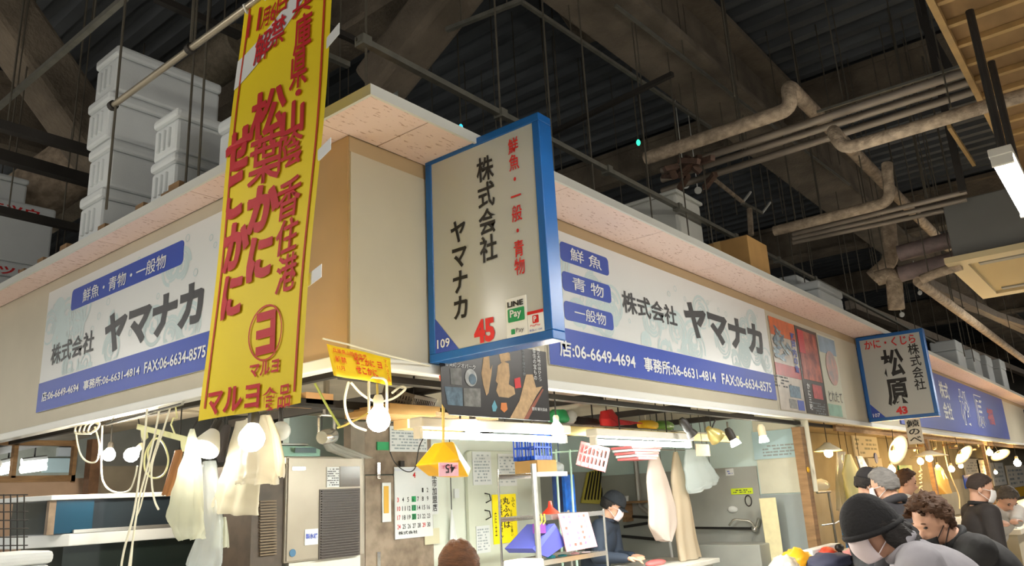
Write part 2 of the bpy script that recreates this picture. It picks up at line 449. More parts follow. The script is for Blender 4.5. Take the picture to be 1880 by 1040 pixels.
text('109', (fx-.003, -.077, 2.312), nY, Z, .085, .045, m_print, t, bold=.015)
b = MB(); b.box((fx-.004, -.518, 2.292), (fx-.001, -.64, 2.475)); pay = b.build('payment_sticker', m_print, t)
text('LINE', (fx-.0045, -.532, 2.432), nY, Z, .092, .026, m_black, pay, bold=.04)
b = MB(); b.prism(rrect((fx-.0042, -.53, 2.362), nY, Z, .097, .062, .006), (-.001, 0, 0)); b.build('green_tile', M('pay_green', (34, 152, 92), .5), pay)
text('Pay', (fx-.0065, -.546, 2.372), nY, Z, .066, .045, m_print, pay, bold=.02)
b = MB(); b.prism(rrect((fx-.0042, -.545, 2.305), nY, Z, .022, .024, .003), (-.001, 0, 0)); b.build('green_tile', MATS['pay_green'], pay)
text('Pay', (fx-.0045, -.575, 2.304), nY, Z, .045, .026, m_grey, pay)
b = MB(); b.box((fx-.004, -.642, 2.292), (fx-.001, -.732, 2.392)); pay = b.build('payment_sticker', m_print, t)
b = MB(); b.box((fx-.0055, -.642, 2.378), (fx-.0042, -.732, 2.392)); b.build('red_strip', m_red, pay)
b = MB(); b.prism(rrect((fx-.0042, -.67, 2.335), nY, Z, .034, .036, .005), (-.001, 0, 0)); b.build('red_tile', m_red, pay)
text('P', (fx-.0065, -.679, 2.341), nY, Z, .016, .024, m_print, pay, bold=.03)
text('PayPay', (fx-.0045, -.658, 2.318), nY, Z, .056, .012, m_red, pay, bold=.01)
text('支払い OK', (fx-.0045, -.65, 2.299), nY, Z, .074, .011, m_navy, pay, bold=.01)
t = number_sign(8.13, -.80, 2.252, 3.31, '43', 'white projecting sign in blue frame numbered 43, farther along the fascia')
fx = 8.1355
text('かに・くじら', (fx, -.115, 3.14), nY, Z, .59, .115, m_red, t, bold=.02, brush=.01)
vtext('松原', -.275, -.53, 2.42, 3.11, fx, m_black, t, .03)
vtext('株式会社', -.60, -.725, 2.575, 3.14, fx, m_black, t, .015)
text('43', (fx, -.345, 2.31), nY, Z, .13, .095, m_red, t, bold=.05)
text('107', (fx-.003, -.075, 2.305), nY, Z, .085, .045, m_print, t, bold=.015)
b = MB(); b.box((8.15, -.415, 1.95), (8.155, -.585, 2.25)); hg = tag(b.build('hanging_tag', M('paper', (226, 220, 206), .8)), 'white paper slip with black brush characters hanging below the 43 sign', 'sign')
vtext('鯨のべ', -.43, -.57, 1.97, 2.235, 8.149, m_black, hg, .02)

# ================================================================== yellow banner on its pole
BX = -.5
pole = thing('banner_pole', 'long steel pole carrying the yellow banner, hung from rods', 'pole', (BX, 1.47, 3.83))
b = MB(); b.tube([(BX, 1.47, 3.835), (BX, -1.6, 3.835)], .017, 12); b.build('pole', M('steel_pole', (176, 166, 146), .35, .7), pole, smooth=True)
for yy in (1.45, .62):
    b = MB(); b.tube([(BX, yy-.016, 3.835), (BX, yy+.016, 3.835)], .027, 12); b.build('clamp', m_dark, pole)
def bw(p):
    q = V(p); s_ = (3.83-q.z); q.x += .012*math.sin(q.y*9+q.z*1.3)*min(1, s_*1.2) + .006*math.sin(q.z*5.1+q.y*4); return q
def bpt(u_, z): return bw((BX, .323-u_*.674-.093*(z-1.965), z))
Z0, Z1 = 1.962, 3.822
ban = thing('banner', 'tall yellow banner with red brush characters hanging in front of the left fascia', 'banner', (BX, 0, Z0))
b = MB(); b.grid(lambda u_, v_: bpt(u_, Z0+(Z1-Z0)*v_), 24, 60); b.build('cloth', m_yel, ban, smooth=2)
def bstrip(uz, wd, mat, nm, off=.004):
    mb = MB()
    for i in range(len(uz)-1):
        (u0, z0), (u1, z1) = uz[i], uz[i+1]; d = V((u1-u0)*.674, ) if False else None
        dx, dz = (u1-u0)*.674, z1-z0; L = math.hypot(dx, dz); nx, nz = -dz/L*wd/2, dx/L*wd/2
        q = [bpt(u0+nx/.674, z0+nz), bpt(u0-nx/.674, z0-nz), bpt(u1-nx/.674, z1-nz), bpt(u1+nx/.674, z1+nz)]
        mb.add([p+V((-off, 0, 0)) for p in q], [(0, 1, 2, 3)])
    return mb.build(nm, mat, ban)
m_line = M('banner_red_line', (196, 52, 10), .6)
for uu in (.075, .935): bstrip([(uu, Z0+.045+i*(Z1-Z0-.05)/30) for i in range(31)], .013, m_line, 'border_line')
# white swoosh
mb = MB(); top = []; bot = []
for i in range(21):
    u_ = i/20; zc_ = 3.50+.36*u_**1.6; wd = .145*(1-.35*u_)
    top.append(bpt(u_, min(zc_+wd/2, Z1-.002))); bot.append(bpt(u_, min(zc_-wd/2, Z1-.004)))
for i in range(20): mb.add([p+V((-.003, 0, 0)) for p in (bot[i], bot[i+1], top[i+1], top[i])], [(0, 1, 2, 3)])
mb.build('white_swoosh', m_print, ban)
m_bred = M('banner_red', (196, 16, 30), .6)
def bglyph(ch, x0, x1, y0, y1, bold=.07, brush=.05, off=.007, mat=None, slant=0, rot=0, fat=0):
    """one brush character placed on the cloth"""
    a = at(x0, (y0+y1)/2, x=BX); c = at(x1, (y0+y1)/2, x=BX); tp = at((x0+x1)/2, y0, x=BX); bt = at((x0+x1)/2, y1, x=BX)
    zm = (tp.z+bt.z)/2; 
    return text(ch, (BX, a.y, bt.z), nY, Z, a.y-c.y, tp.z-bt.z, mat or m_bred, ban, name='brush_character', bold=bold, brush=brush, off=off, slant=slant or .09, warp=bw, rot=rot, fat=fat)
for ch, x0, x1, y0, y1 in (('兵', 541, 574, -14, 28), ('庫', 541, 572, 30, 96), ('県', 532, 562, 97, 160), ('・', 541, 551, 164, 175), ('山', 515, 553, 188, 246), ('陰', 508, 549, 243, 305),
        ('香', 503, 548, 328, 400), ('住', 503, 545, 402, 466), ('港', 505, 545, 468, 536),
        ('松', 466, 522, 168, 250), ('葉', 461, 510, 250, 336), ('か', 456, 506, 342, 424), ('に', 456, 495, 435, 514),
        ('せ', 419, 466, 244, 316), ('こ', 421, 449, 324, 402), ('か', 415, 457, 412, 497), ('に', 413, 446, 508, 585)):
    bglyph(ch, x0, x1, y0, y1, bold=.008 if ch in '庫県陰香住港兵葉' else .02 if ch in '松山' else .04, brush=.012 if ch in '庫県陰香住港兵葉' else .03, fat=.022 if ch in '庫県陰香住港兵葉' else .025 if ch == '松' else .05)
for ch, x0, x1, y0, y1 in (('11', 456, 479, 24, 64), ('月', 483, 497, 18, 52), ('6', 500, 510, 8, 40), ('日', 512, 530, -6, 24), ('解', 472, 499, 62, 116), ('禁', 500, 526, 36, 86)):
    bglyph(ch, x0, x1, y0, y1, bold=.006, brush=.012, fat=.02)
# round trade mark
c0 = at(488, 611, x=BX); r_y = .108; r_z = .112
mb = MB(); k = 40
for i in range(k):
    q = []
    for a, rr in ((i, 1), (i, .93), (i+1, .93), (i+1, 1)):
        th = 2*pi*a/k; q.append(bw((BX, c0.y-math.cos(th)*r_y*rr, c0.z+math.sin(th)*r_z*rr))+V((-.006, 0, 0)))
    mb.add(q, [(0, 1, 2, 3)])
mb.build('ring_mark', m_line, ban)
mb = MB()
for (a0, a1, z0, z1) in ((-.06, .062, .05, .085), (-.06, .062, -.02, .015), (-.06, .062, -.085, -.05), (.028, .062, -.05, .05)):
    q = [bw((BX, c0.y-a, c0.z+zz))+V((-.006, 0, 0)) for a, zz in ((a0, z0), (a1, z0), (a1, z1), (a0, z1))]; mb.add(q, [(0, 1, 2, 3)])
mb.build('block_mark', m_bred, ban)
bglyph('マルヨ', 460, 511, 664, 690, .03, 0); bglyph('マルヨ', 390, 474, 711, 758, .03, 0); bglyph('食品', 478, 534, 708, 752, .01, 0)
# loops on the right edge
for py in (95, 291, 512):
    p0 = at(572, py, x=BX); uy = .323-.674-.093*(p0.z-1.965)
    b = MB(); b.grid(lambda u_, v_: (BX+.004-.02*u_, uy+.02-u_*.105, p0.z-.026+.05*v_+.012*u_), 4, 2); b.build('hanging_loop', m_print, ban, thick=.002)
b = MB()
for i in range(5): b.tube([(BX, .12-i*.145, 3.80), (BX-.02, .12-i*.145, 3.835), (BX, .12-i*.145, 3.856), (BX+.02, .12-i*.145, 3.835), (BX, .12-i*.145, 3.80)], .005, 6)
b.build('pole_ties', m_print, ban)
# ================================================================== things hung under the hall ceiling
def rod(px, py, r=.006, zb=None, zt=6.56, where='', **k):
    """vertical hanger rod through the photo position on a real plane, down to zb"""
    p_ = at(px, py, **k); z0 = zb if zb is not None else p_.z
    b = MB(); b.tube([(p_.x, p_.y, z0), (p_.x, p_.y, zt)], r, 6)
    return tag(b.build('hanger_rod', m_rod), 'thin steel hanger rod %s' % where, 'rod', 'hanger rods %s' % where)
# rods that carry the canopy (they end on its top)
for px, py in ((212, 200), (343, 300), (365, 310)):
    rod(px, py, .007, 3.353 if px > 220 else 3.2, where='beside the stacked foam boxes' if px > 220 else 'at the left end of the banner pole', x=-.5 if px < 220 else -.12)
rod(352, 60, .008, 3.86, where='carrying the middle of the banner pole', x=-.5)
for px, k in ((672, 80), (918, 200), (1012, 240), (1085, 280), (1190, 330), (1255, 350), (1300, 380), (1395, 430), (1470, 470), (1560, 500)):
    rod(px, k, .007, 3.353, where='passing the long channel down to the right canopy', y=.12)
for px in (905, 945, 1003, 1017, 1062, 1068, 1118, 1165, 1173, 1225, 1262, 1275, 1290): rod(px, 120, .006, random.uniform(3.9, 4.8), where='in the dark behind the 45 sign top', y=1.6)
for px in (560, 604, 625, 640, 690, 745, 790, 850, 880): rod(px, 60, .006, random.uniform(3.6, 4.6), where='between the banner and the 45 sign', y=2.6)
for px in (18, 30, 66, 80, 95, 120, 140, 152, 228, 245, 262, 300): rod(px, 120, .007, random.uniform(3.4, 4.0), where='at the upper left behind the foam stack', x=1.2 if px % 4 else 2.2)
for px in (1320, 1345, 1372, 1400, 1438, 1465, 1490, 1515, 1540, 1558, 1590, 1604, 1628, 1652, 1672, 1688, 1705): rod(px, 150, .007, random.uniform(4.0, 5.2), where='among the pipes at the upper right', y=-.7 if px % 2 else .6)
for px in (1445, 1468, 1500, 1560, 1590, 1640, 1672, 1735, 1790, 1812): rod(px, 560, .008, random.uniform(3.45, 3.9), where='behind the far right canopy', y=.5)
for px in (1760, 1775, 1838): rod(px, 600, .008, 3.4, where='beside the pale diagonal pipe', y=-.6)
# long slotted strut above the canopy
st = thing('slotted_strut', 'long galvanised slotted channel hung above the right canopy', 'steel channel', (.2, .12, 3.96))
b = MB(); b.box((.15, .10, 3.955), (14, .14, 3.96)); b.box((.15, .10, 3.96), (14, .104, 3.99)); b.box((.15, .136, 3.96), (14, .14, 3.99)); b.build('channel', m_galv, st)
for xx in (.19, 1.33, 2.6, 3.75, 4.95, 6.1, 7.3):
    b = MB(); b.box((xx-.03, .085, 3.94), (xx+.03, .155, 4.0)); b.build('bracket', m_galv, st)
# second strut running over the corner
# cross struts in the dark roof space
def hang(t, pts, qs=(.2, .8)):
    a, c = V(pts[0]), V(pts[-1])
    for q in qs:
        p_ = a.lerp(c, q); b = MB(); b.tube([p_, (p_.x, p_.y, 6.56)], .006, 6); b.build('hanger', m_rod, t)
def strut(pa, pb, w_, mat, label, nm='steel_channel', cat='steel channel', group=None, **k):
    a, c = at(*pa, **k), at(*pb, **k); t = thing(nm, label, cat, a, group); b = MB(); b.bar(a, c, w_, w_); b.build('channel', mat, t)
    hang(t, [a, c]); return t
strut((640, 120), (560, 85), .04, m_galv, 'short galvanised channel in the dark behind the banner top', z=4.6)
strut((-20, 212), (232, -6), .035, m_galv, 'thin grey pipe slanting across the top left roof space', z=4.6)
strut((-30, 222), (168, 279), .07, m_dark, 'upper dark steel rail behind the tall foam box stack', z=4.3)
strut((-30, 278), (176, 336), .09, m_dark, 'lower dark steel rail behind the tall foam box stack', z=4.3)
strut((-20, 382), (145, 420), .06, m_dark, 'lowest dark steel rail above the far foam boxes', z=3.9)
strut((285, -4), (440, 66), .05, m_dark, 'dark channel behind the banner pole near the top edge', z=5.0)
strut((985, 258), (1235, 136), .04, m_dark, 'dark cross channel with rods above the 45 sign', z=4.9)
strut((660, 78), (470, -10), .04, m_dark, 'dark cross channel left of the long strut end', z=4.6)
strut((820, 55), (960, 0), .035, m_galv, 'pale cross channel near the top centre', z=5.2)
strut((960, 5), (1305, 235), .03, m_galv, 'pale thin rail running under the big ceiling beam', z=5.3)
strut((1130, 10), (1560, 340), .025, m_galv, 'thin wire rail beside the big ceiling beam', z=5.4)
# yellow-brown wrapped duct at the left
b = MB(); b.tube([ray(-90, 470, 8.2), ray(60, 360, 8.2), ray(185, 270, 8.3)], .3, 20)
tag(b.build('wrapped_duct', m_insul, smooth=True), 'thick tan wrapped duct behind the rails at the left edge', 'duct')
b = MB(); b.tube([ray(352, 150, 7.6), ray(450, 80, 7.2)], .2, 18)
tag(b.build('wrapped_duct', M('foil_wrap', (150, 138, 118), .45, .3, var=.35, scale=20, bump=.6, bscale=60), smooth=True), 'foil wrapped duct between the foam boxes and the banner', 'duct')
for _q in (.3, .8):
    p_ = ray(352, 150, 7.6).lerp(ray(450, 80, 7.2), _q); b = MB(); b.tube([p_, (p_.x, p_.y, 6.56)], .006, 6); b.build('hanger', m_rod, bpy.data.objects['wrapped_duct.001'])
# pipes over the right canopy
m_p = m_pipe
def pipe(pts, r, mat, label, n=12, nm='pipe', hp=None, hq=(.2, .8)):
    t = thing(nm, label, 'pipe', pts[0]); b = MB(); b.tube(pts, r, n); b.build('run', mat, t, smooth=True); hang(t, hp or pts, hq); return t
def bend(pts, r=.18, n=6):
    out = [V(pts[0])]
    for i in range(1, len(pts)-1):
        p_, a, c = V(pts[i]), V(pts[i-1]), V(pts[i+1]); d1 = (a-p_).normalized(); d2 = (c-p_).normalized()
        rr = min(r, (a-p_).length*.45, (c-p_).length*.45)
        for j in range(n+1):
            t_ = j/n; q = (p_+d1*rr)*(1-t_)**2 + p_*2*t_*(1-t_) + (p_+d2*rr)*t_**2; out.append(q)
    return out+[V(pts[-1])]
zP = 4.6
a0 = at(1195, 297, z=zP); a1 = at(1445, 192, z=zP); a1.x = a0.x = (a0.x+a1.x)/2
up = at(1462, 150, x=a1.x); up.y = a1.y
pipe(bend([a0, a1, (a1.x, a1.y, up.z), (a1.x+6.5, a1.y, up.z-.02)], .14), .062, m_insul, 'lagged pipe rising in a crank and running away along the roof', nm='insulated_pipe')
for (ya, yb, r, lb) in ((283, 97, .036, 'uppermost'), (299, 117, .033, 'middle'), (320, 138, .034, 'lowest')):
    a, c = at(1225, ya+.33*85, z=zP), at(1880, yb, z=zP); d = (c-a)
    pipe([a-d*.02, c+d*.4], r, m_p, '%s of the three bare pipes crossing to the upper right corner' % lb)
strut((1500, 206), (1765, 121), .022, m_galv, 'thin pale conduit above the three bare pipes', nm='conduit', cat='pipe', z=4.75)
a, c = at(1550, 271, z=4.15), at(1885, 176, z=4.15); a.x = c.x = (a.x+c.x)/2
pipe(bend([(a.x+.3, a.y+.1, 4.38), (a.x+.02, a.y+.08, 4.36), (a.x, a.y+.02, 4.15), (c.x, c.y-1.5, 4.15)], .12), .052, m_insul, 'lagged pipe with elbow running to the right edge', nm='insulated_pipe', hq=(.3,))
a, c = at(1425, 427, z=4.2), at(1632, 368, z=4.2); a.x = c.x = (a.x+c.x)/2
pipe(bend([a, c, (c.x, c.y-.02, 4.50), (c.x+.02, c.y-.03, 4.6)], .12), .055, m_insul, 'lower lagged pipe bending upward at its right end', nm='insulated_pipe')
for i, (y0, y1) in enumerate(((430, 352), (438, 366), (446, 378))):
    a, c = at(1455, y0, z=4.2), at(1775, y1, z=4.2)
    pipe([a, c], .026, m_p, '%s of the bare pipes beside the air conditioner' % ('highest', 'middle one', 'lowest')[i])
# heavy ducts joined to the air conditioner
m_duct = M('lagged_duct', (140, 122, 118), .6, var=.3, scale=8, bump=.25, bscale=30)
pipe([at(1650, 466, x=7.0), at(1757, 438, x=7.0)], .09, m_duct, 'upper lagged duct entering the air conditioner', 16, 'lagged_duct')
pipe([at(1652, 504, x=7.0), at(1757, 476, x=7.0)], .09, m_duct, 'lower lagged duct entering the air conditioner', 16, 'lagged_duct', hq=())
pipe(bend([at(1610, 512, x=7.0), at(1640, 503, x=7.0), at(1646, 568, x=7.0)], .1), .085, m_insul, 'lagged elbow pointing down below the ducts', 14, 'insulated_pipe')
pipe(bend([at(1630, 410, x=7.6), at(1636, 480, x=7.6), at(1600, 510, x=7.6)], .1), .09, m_insul, 'vertical lagged pipe left of the ducts', 14, 'insulated_pipe')
a = at(1686, 517, z=3.55); 
pipe([a, (a.x+9, a.y, 3.55)], .055, m_insul, 'pale diagonal pipe descending to the right edge', 12, 'insulated_pipe')
pipe(bend([at(1692, 513, z=3.55), at(1725, 500, z=3.58), at(1765, 488, z=3.6)], .1), .05, m_insul, 'short lagged pipe joining the diagonal pipe to the unit', 12, 'insulated_pipe')
for i, (x0, y0, x1, y1, w_) in enumerate(((1560, 560, 1890, 690, .16), (1700, 520, 1890, 610, .14), (1770, 560, 1890, 600, .12))):
    strut((x0, y0), (x1, y1), w_, m_p, '%s dim rail in the roof space under the air conditioner' % ('long', 'middle', 'short')[i], 'roof_rail', 'rail', z=4.6)
# air conditioner
ac = thing('air_conditioner', 'grey boxed ceiling air conditioner with pale louvred panel underneath', 'air conditioner', (7.3, -2.3, 3.6))
b = MB(); b.box((6.4, -1.52, 3.68), (8.4, -3.4, 4.25)); b.build('casing', M('unit_grey', (112, 112, 108), .6, var=.08, scale=2), ac, bevel=.01)
m_lou = M('unit_panel', (206, 188, 146), .5)
b = MB(); b.box((6.3, -1.45, 3.6), (8.5, -1.62, 3.66)); b.box((6.3, -3.3, 3.6), (8.5, -3.48, 3.66)); b.box((6.3, -1.62, 3.6), (6.5, -3.3, 3.66)); b.box((8.3, -1.62, 3.6), (8.5, -3.3, 3.66)); b.build('panel_frame', m_lou, ac)
b = MB(); b.box((6.5, -1.62, 3.63), (8.3, -3.3, 3.66)); b.build('intake_panel', M('intake', (196, 172, 118), .6), ac)
for xx in (6.62, 8.1):
    b = MB(); b.box((xx, -1.7, 3.615), (xx+.1, -3.2, 3.63)); b.build('louvre', M('louvre_grey', (150, 148, 138), .5), ac)
for yy in (-1.6, -3.0):
    b = MB(); b.tube([(6.6, yy, 4.25), (6.6, yy, 6.0)], .01, 6); b.build('hanger', m_rod, ac)
# lattice of plywood and battens at the upper right
la = thing('suspended_plywood_panel', 'suspended plywood panel with pale batten lattice at the upper right', 'ceiling panel', (4, -2.8, 4.4))
for i in range(7):
    for j in range(3):
        x0 = 2.2+i*.62; y0 = -2.2-j*.5
        b = MB(); b.box((x0, y0, 4.425), (x0+.615, y0-.495, 4.44)); b.build('plywood_sheet', m_plywood, la)
for j in (0, 3):
    b = MB(); b.box((2.2, -2.18-j*.5, 4.36), (6.0, -2.22-j*.5, 4.424)); b.build('batten', m_batten, la)
for i in range(11):
    b = MB(); b.box((2.42+i*.325, -2.221, 4.385), (2.465+i*.325, -3.7, 4.424)); b.build('batten', m_batten, la)
for xx in (2.9, 4.9):
    b = MB(); b.tube([(xx, -2.3, 4.44), (xx, -2.3, 6.5)], .01, 6); b.build('hanger', m_rod, la)
# posts and short braces that carry the lamp rail
b = MB(); b.bar(at(1690, 35, x=4.6), at(1745, 130, x=4.6), .05, .06); b.bar(at(1690, 35, x=4.6), V(at(1690, 35, x=4.6).to_tuple()[:2]+(6.56,)), .03, .03); tag(b.build('steel_post', m_dark), 'short dark brace left of the plywood lattice', 'post')
p_ = at(1768, 352, x=5.6); b = MB(); b.bar(p_, (p_.x, p_.y, 6.56), .06, .06); tag(b.build('steel_post', m_dark), 'dark post dropping to the air conditioner', 'post')
b = MB(); b.bar(at(1742, 232, y=-1.9), at(1788, 302, y=-1.9), .03, .04); tag(b.build('wooden_lath', m_batten), 'short pale wooden lath hanging under the lagged pipe', 'lath')
# bracket with clips above the cardboard box
br = thing('hanging_bracket', 'small pipe hanger with two rods above the cardboard box', 'bracket', at(1378, 430, y=.6))
b = MB(); b.bar(at(1362, 373, y=.6), at(1398, 392, y=.6), .04, .04); b.build('bar', m_galv, br)
b = MB(); b.tube([at(1376, 384, y=.6), at(1379, 432, y=.6)], .035, 10); b.build('stem', m_insul, br)
b = MB(); b.tube([at(1312, 330, y=.6), at(1364, 372, y=.6)], .025, 8); b.build('arm', m_insul, br)
for (xa, ya, xb, yb) in ((1365, 370, 1378, 353), (1399, 392, 1414, 372)):
    b = MB(); b.tube([at(xa, ya, y=.6), at(xb, yb, y=.6)], .016, 8); b.build('turnbuckle', m_trimw, br)
for i, (px, py) in enumerate(((1172, 262), (1007, 236), (846, 234))):
    p_ = at(px, py, z=5.0); t = thing('indicator_lamp', ('small green indicator lamp far in the dark roof, right one', 'small green indicator lamp next to the 45 sign top', 'small cyan indicator lamp left of the 45 sign top')[i], 'lamp', p_)
    b = MB(); b.ball(p_, .022, 10, 6, (1, 1, 1.6)); b.build('lens', ME('green_glow' if i < 2 else 'cyan_glow', (60, 230, 190) if i < 2 else (60, 200, 220), 1.2), t)
    b = MB(); b.tube([p_+V((0, 0, .03)), (p_.x, p_.y, 6.56)], .008, 6); b.build('stem', m_rod, t)
for i, (px, py) in enumerate(((1258, 340), (1281, 350), (1655, 578), (1688, 538))):
    p_ = at(px, py, y=1.0 if i < 2 else 0.2); b = MB(); b.lathe(p_, (-.6, -.6, -.3), [(.045, 0), (.045, .02)], 14); b.tube([p_, (p_.x, p_.y, 6.56)], .006, 6); tag(b.build('pipe_end_cap', m_trimw), ('left of two pale round pipe ends in the roof space', 'right of two pale round pipe ends in the roof space', 'small pale plug below the lagged elbow', 'small pale plug beside the diagonal pipe')[i], 'cap')
vc = thing('valve_cluster', 'tangle of brown valves where the pipes end in the roof space', 'valves', at(1260, 320, z=4.55))
rr = random.Random(4); m_valve = M('valve_brown', (110, 84, 70), .6, var=.4, scale=20)
for i in range(12):
    p_ = at(1225+rr.uniform(0, 95), 300+rr.uniform(-8, 25), z=4.55); b = MB(); b.bar(p_, p_+V((rr.uniform(-.2, .2), rr.uniform(-.3, .3), rr.uniform(-.1, .1))), .05, .05); b.build('valve', m_valve, vc)
hang(vc, [at(1235, 318, z=4.55), at(1310, 318, z=4.55)])

# ================================================================== tube lamps over the aisles
m_tube = ME('lit_tube', (255, 252, 244), 9.0); m_tubeh = ME('lit_aisle_tube', (255, 250, 238), 75.0)
m_house = M('lamp_housing', (226, 222, 210), .5)
AISLE = []
def aisle_lamp(c, ax, label, power):
    c = V(c); ax = V(ax); sd = ax.cross(Z)
    t = thing('tube_lamp', label, 'lamp', c, 'tube lamps over the aisle')
    b = MB(); b.obox(c+Z*.06, ax*.63, sd*.06, Z*.025); b.build('housing', m_house, t, bevel=.006)
    for s_ in (-1, 1):
        b = MB(); b.tube([c+sd*.035*s_-ax*.6, c+sd*.035*s_+ax*.6], .016, 10); b.build('tube', m_tubeh, t, smooth=True)
        b = MB(); b.obox(c+ax*.61*s_+Z*.01, ax*.015, sd*.055, Z*.03); b.build('end_socket', m_house, t)
    for s_ in (-.42, .4):
        b = MB(); b.tube([c+ax*s_+Z*.08, c+ax*s_+Z*(1.085 if 'edge' in label else 3.26)], .024, 8); b.build('stem', m_dark, t)
    light('tube_light', t, c-Z*.03, power, (1, .98, .92), kind='AREA', sx=1.2 if abs(ax.x) > .5 else .12, sy=.12 if abs(ax.x) > .5 else 1.2)
    return t
POW = 80
aisle_lamp((3.4, -2.36, 3.3), X, 'lit tube lamp hanging at the right edge of the picture', POW)
for i, xx in enumerate((-.05, 9.4, 15.4, 21.4)):  # first one is an added, unseen lamp that brightens corner face and soffit
    aisle_lamp((xx, -2.36, 3.3), X, 'lit tube lamp over the right aisle, %s from the corner' % ('nearest', 'third', 'fourth', 'farthest')[i], POW*(.35 if i == 0 else 1))
for i, yy in enumerate((1.5, 6.0, 10.5)):
    aisle_lamp((-2.5, yy, 3.3), Y, 'lit tube lamp over the left aisle, %s from the corner' % ('nearest', 'second', 'farthest')[i], POW*.4)

# ================================================================== goods on the canopy
def foam_box(c0, dx, dy, h, label, group=None, ribs=True, nm='foam_box'):
    """expanded-foam fish box, near corner at c0, long side along x"""
    x0, y0, z0 = c0; t = thing(nm, label, 'box', (x0+dx/2, y0+dy/2, z0), group)
    hl = h*.24
    b = MB(); b.box((x0+.012, y0+.012, z0), (x0+dx-.012, y0+dy-.012, z0+h-hl)); b.build('body', m_foam, t, bevel=.022)
    b = MB(); b.box((x0, y0, z0+h-hl+.004), (x0+dx, y0+dy, z0+h)); b.build('lid', m_foam, t, bevel=.025)
    if ribs:
        b = MB()
        for k in range(3):
            yy = y0+dy*(.27+.2*k); b.box((x0-.006, yy, z0+h*.16), (x0+.02, yy+dy*.09, z0+h*.62))
        b.build('end_ribs', m_foam, t, bevel=.008)
    return t
g1 = 'foam boxes stacked over the left fascia'
x0 = -.1
for i, (py0, py1, pyn) in enumerate(((85, 168, 'topmost'), (170, 248, 'second'), (250, 335, 'third'), (338, 440, 'lowest'))):
    pass
zt = at(205, 85, x=x0).z; yn = at(203, 200, x=x0).y; hz = (zt-3.42)/4
for i, nmz in enumerate(('lowest', 'third from the top', 'second from the top', 'topmost')):
    foam_box((x0+(.0, .02, -.01, .01)[i], yn+(.02, 0, .015, .0)[i], 3.42+hz*i), .82 if i > 1 else .8, .36, hz-.004, 'large white foam box, %s of the tall stack at the left' % nmz, g1)
zt2 = at(325, 193, x=x0).z; yn2 = at(322, 260, x=x0).y; h2 = (zt2-3.42)/2
for i, nmz in enumerate(('lower', 'upper')):
    foam_box((x0, yn2, 3.42+h2*i), .5, .31, h2-.004, 'smaller white foam box, %s one of the pair beside the tall stack' % nmz, g1)
p_ = at(398, 225, x=-.05)
foam_box((-.05, p_.y-.5, 3.42), .6, .5, p_.z-3.42, 'white foam box half hidden behind the yellow banner', g1, ribs=False)
# far left boxes with red print
p_ = at(105, 385, y=5.3); hq_ = (p_.z-3.364)/2
for i in range(2):
    fb = foam_box((p_.x-1.0, 5.3, 3.364+hq_*i), 1.0, .5, hq_-.004, ('white foam box with red print at the far left, lower', 'white foam box with red print at the far left, upper')[i], 'foam boxes with red print', ribs=False)
    text('エツウ', (p_.x-.6, 5.299, 3.364+hq_*(i+.78)), X, Z, .45, .08, m_red, fb, bold=.03)
foam_box((p_.x-1.0, 5.35, 3.366+hq_*2), .75, .45, .26, 'pale foam box topping the far left pile', 'foam boxes with red print', ribs=False)
# wooden blocks along the left canopy edge
for i, (px, py) in enumerate(((80, 470), (45, 494), (122, 450), (192, 413), (262, 376), (308, 352), (325, 340))):
    p_ = at(px, py, x=-.13); b = MB(); s_ = (.05, .045, .055, .05, .05, .04, .06)[i]
    b.box((-.15, p_.y-s_, 3.364), (-.02, p_.y+s_, 3.364+s_*1.4)); tag(b.build('wooden_block', m_wood), 'small wooden block wedged on the left canopy edge, %s from the banner' % ('sixth', 'farthest', 'fifth', 'fourth', 'third', 'second', 'nearest')[i], 'block', 'wooden blocks on the canopy edge')
# right side boxes
def plain_tub(c0, dx, dy, h, label, mat, rim=True, group=None):
    x0, y0, z0 = c0; t = thing('storage_tub', label, 'box', (x0+dx/2, y0+dy/2, z0), group)
    b = MB(); b.box((x0, y0, z0), (x0+dx, y0+dy, z0+h-.03)); b.build('body', mat, t, bevel=.03)
    b = MB(); b.box((x0-.02, y0-.02, z0+h-.035), (x0+dx+.02, y0+dy+.02, z0+h)); b.build('rim', mat, t, bevel=.014)
    return t
p_ = at(1240, 347, y=.2); q_ = at(1285, 372, y=.2)
plain_tub((p_.x, .2, 3.364), q_.x-p_.x, .75, p_.z-3.364, 'large white plastic tub with rim on the right canopy', M('tub_white', (206, 206, 198), .5, var=.06, scale=4))
p_ = at(1371, 431, y=-.34); q_ = at(1407, 449, y=-.34)
t = thing('cardboard_box', 'brown cardboard box overhanging the right canopy edge', 'box', (p_.x+.2, -.1, 3.364))
b = MB(); b.box((p_.x, -.34, 3.364), (q_.x, .22, p_.z)); b.build('carton', m_card, t, bevel=.004)
b = MB(); b.box((p_.x-.003, -.09, p_.z-.12), (q_.x+.003, -.03, p_.z+.002)); b.build('packing_tape', M('tape', (198, 160, 100), .4), t)
p_ = at(1503, 513, y=-.15); q_ = at(1546, 532, y=-.15)
foam_box((p_.x, -.15, 3.364), q_.x-p_.x, .5, p_.z-3.364, 'white foam box beyond the cardboard box on the right canopy', None, ribs=False)
p_ = at(1462, 503, y=.42)
foam_box((p_.x, .42, 3.364), .6, .4, p_.z-3.364, 'shadowed white foam box behind the other one on the right canopy', None, ribs=False)
for i, (px, py, yy) in enumerate(((1762, 628, .1), (1792, 645, .0), (1815, 655, .1), (1840, 662, 0))):
    p_ = at(px, py, y=yy); foam_box((p_.x-.5, yy, 3.364), .9, .5, max(.2, p_.z-3.364), 'white foam box on the far canopy behind the 43 sign, %s' % ('nearest', 'second', 'third', 'farthest')[i], 'foam boxes on the far canopy', ribs=False)
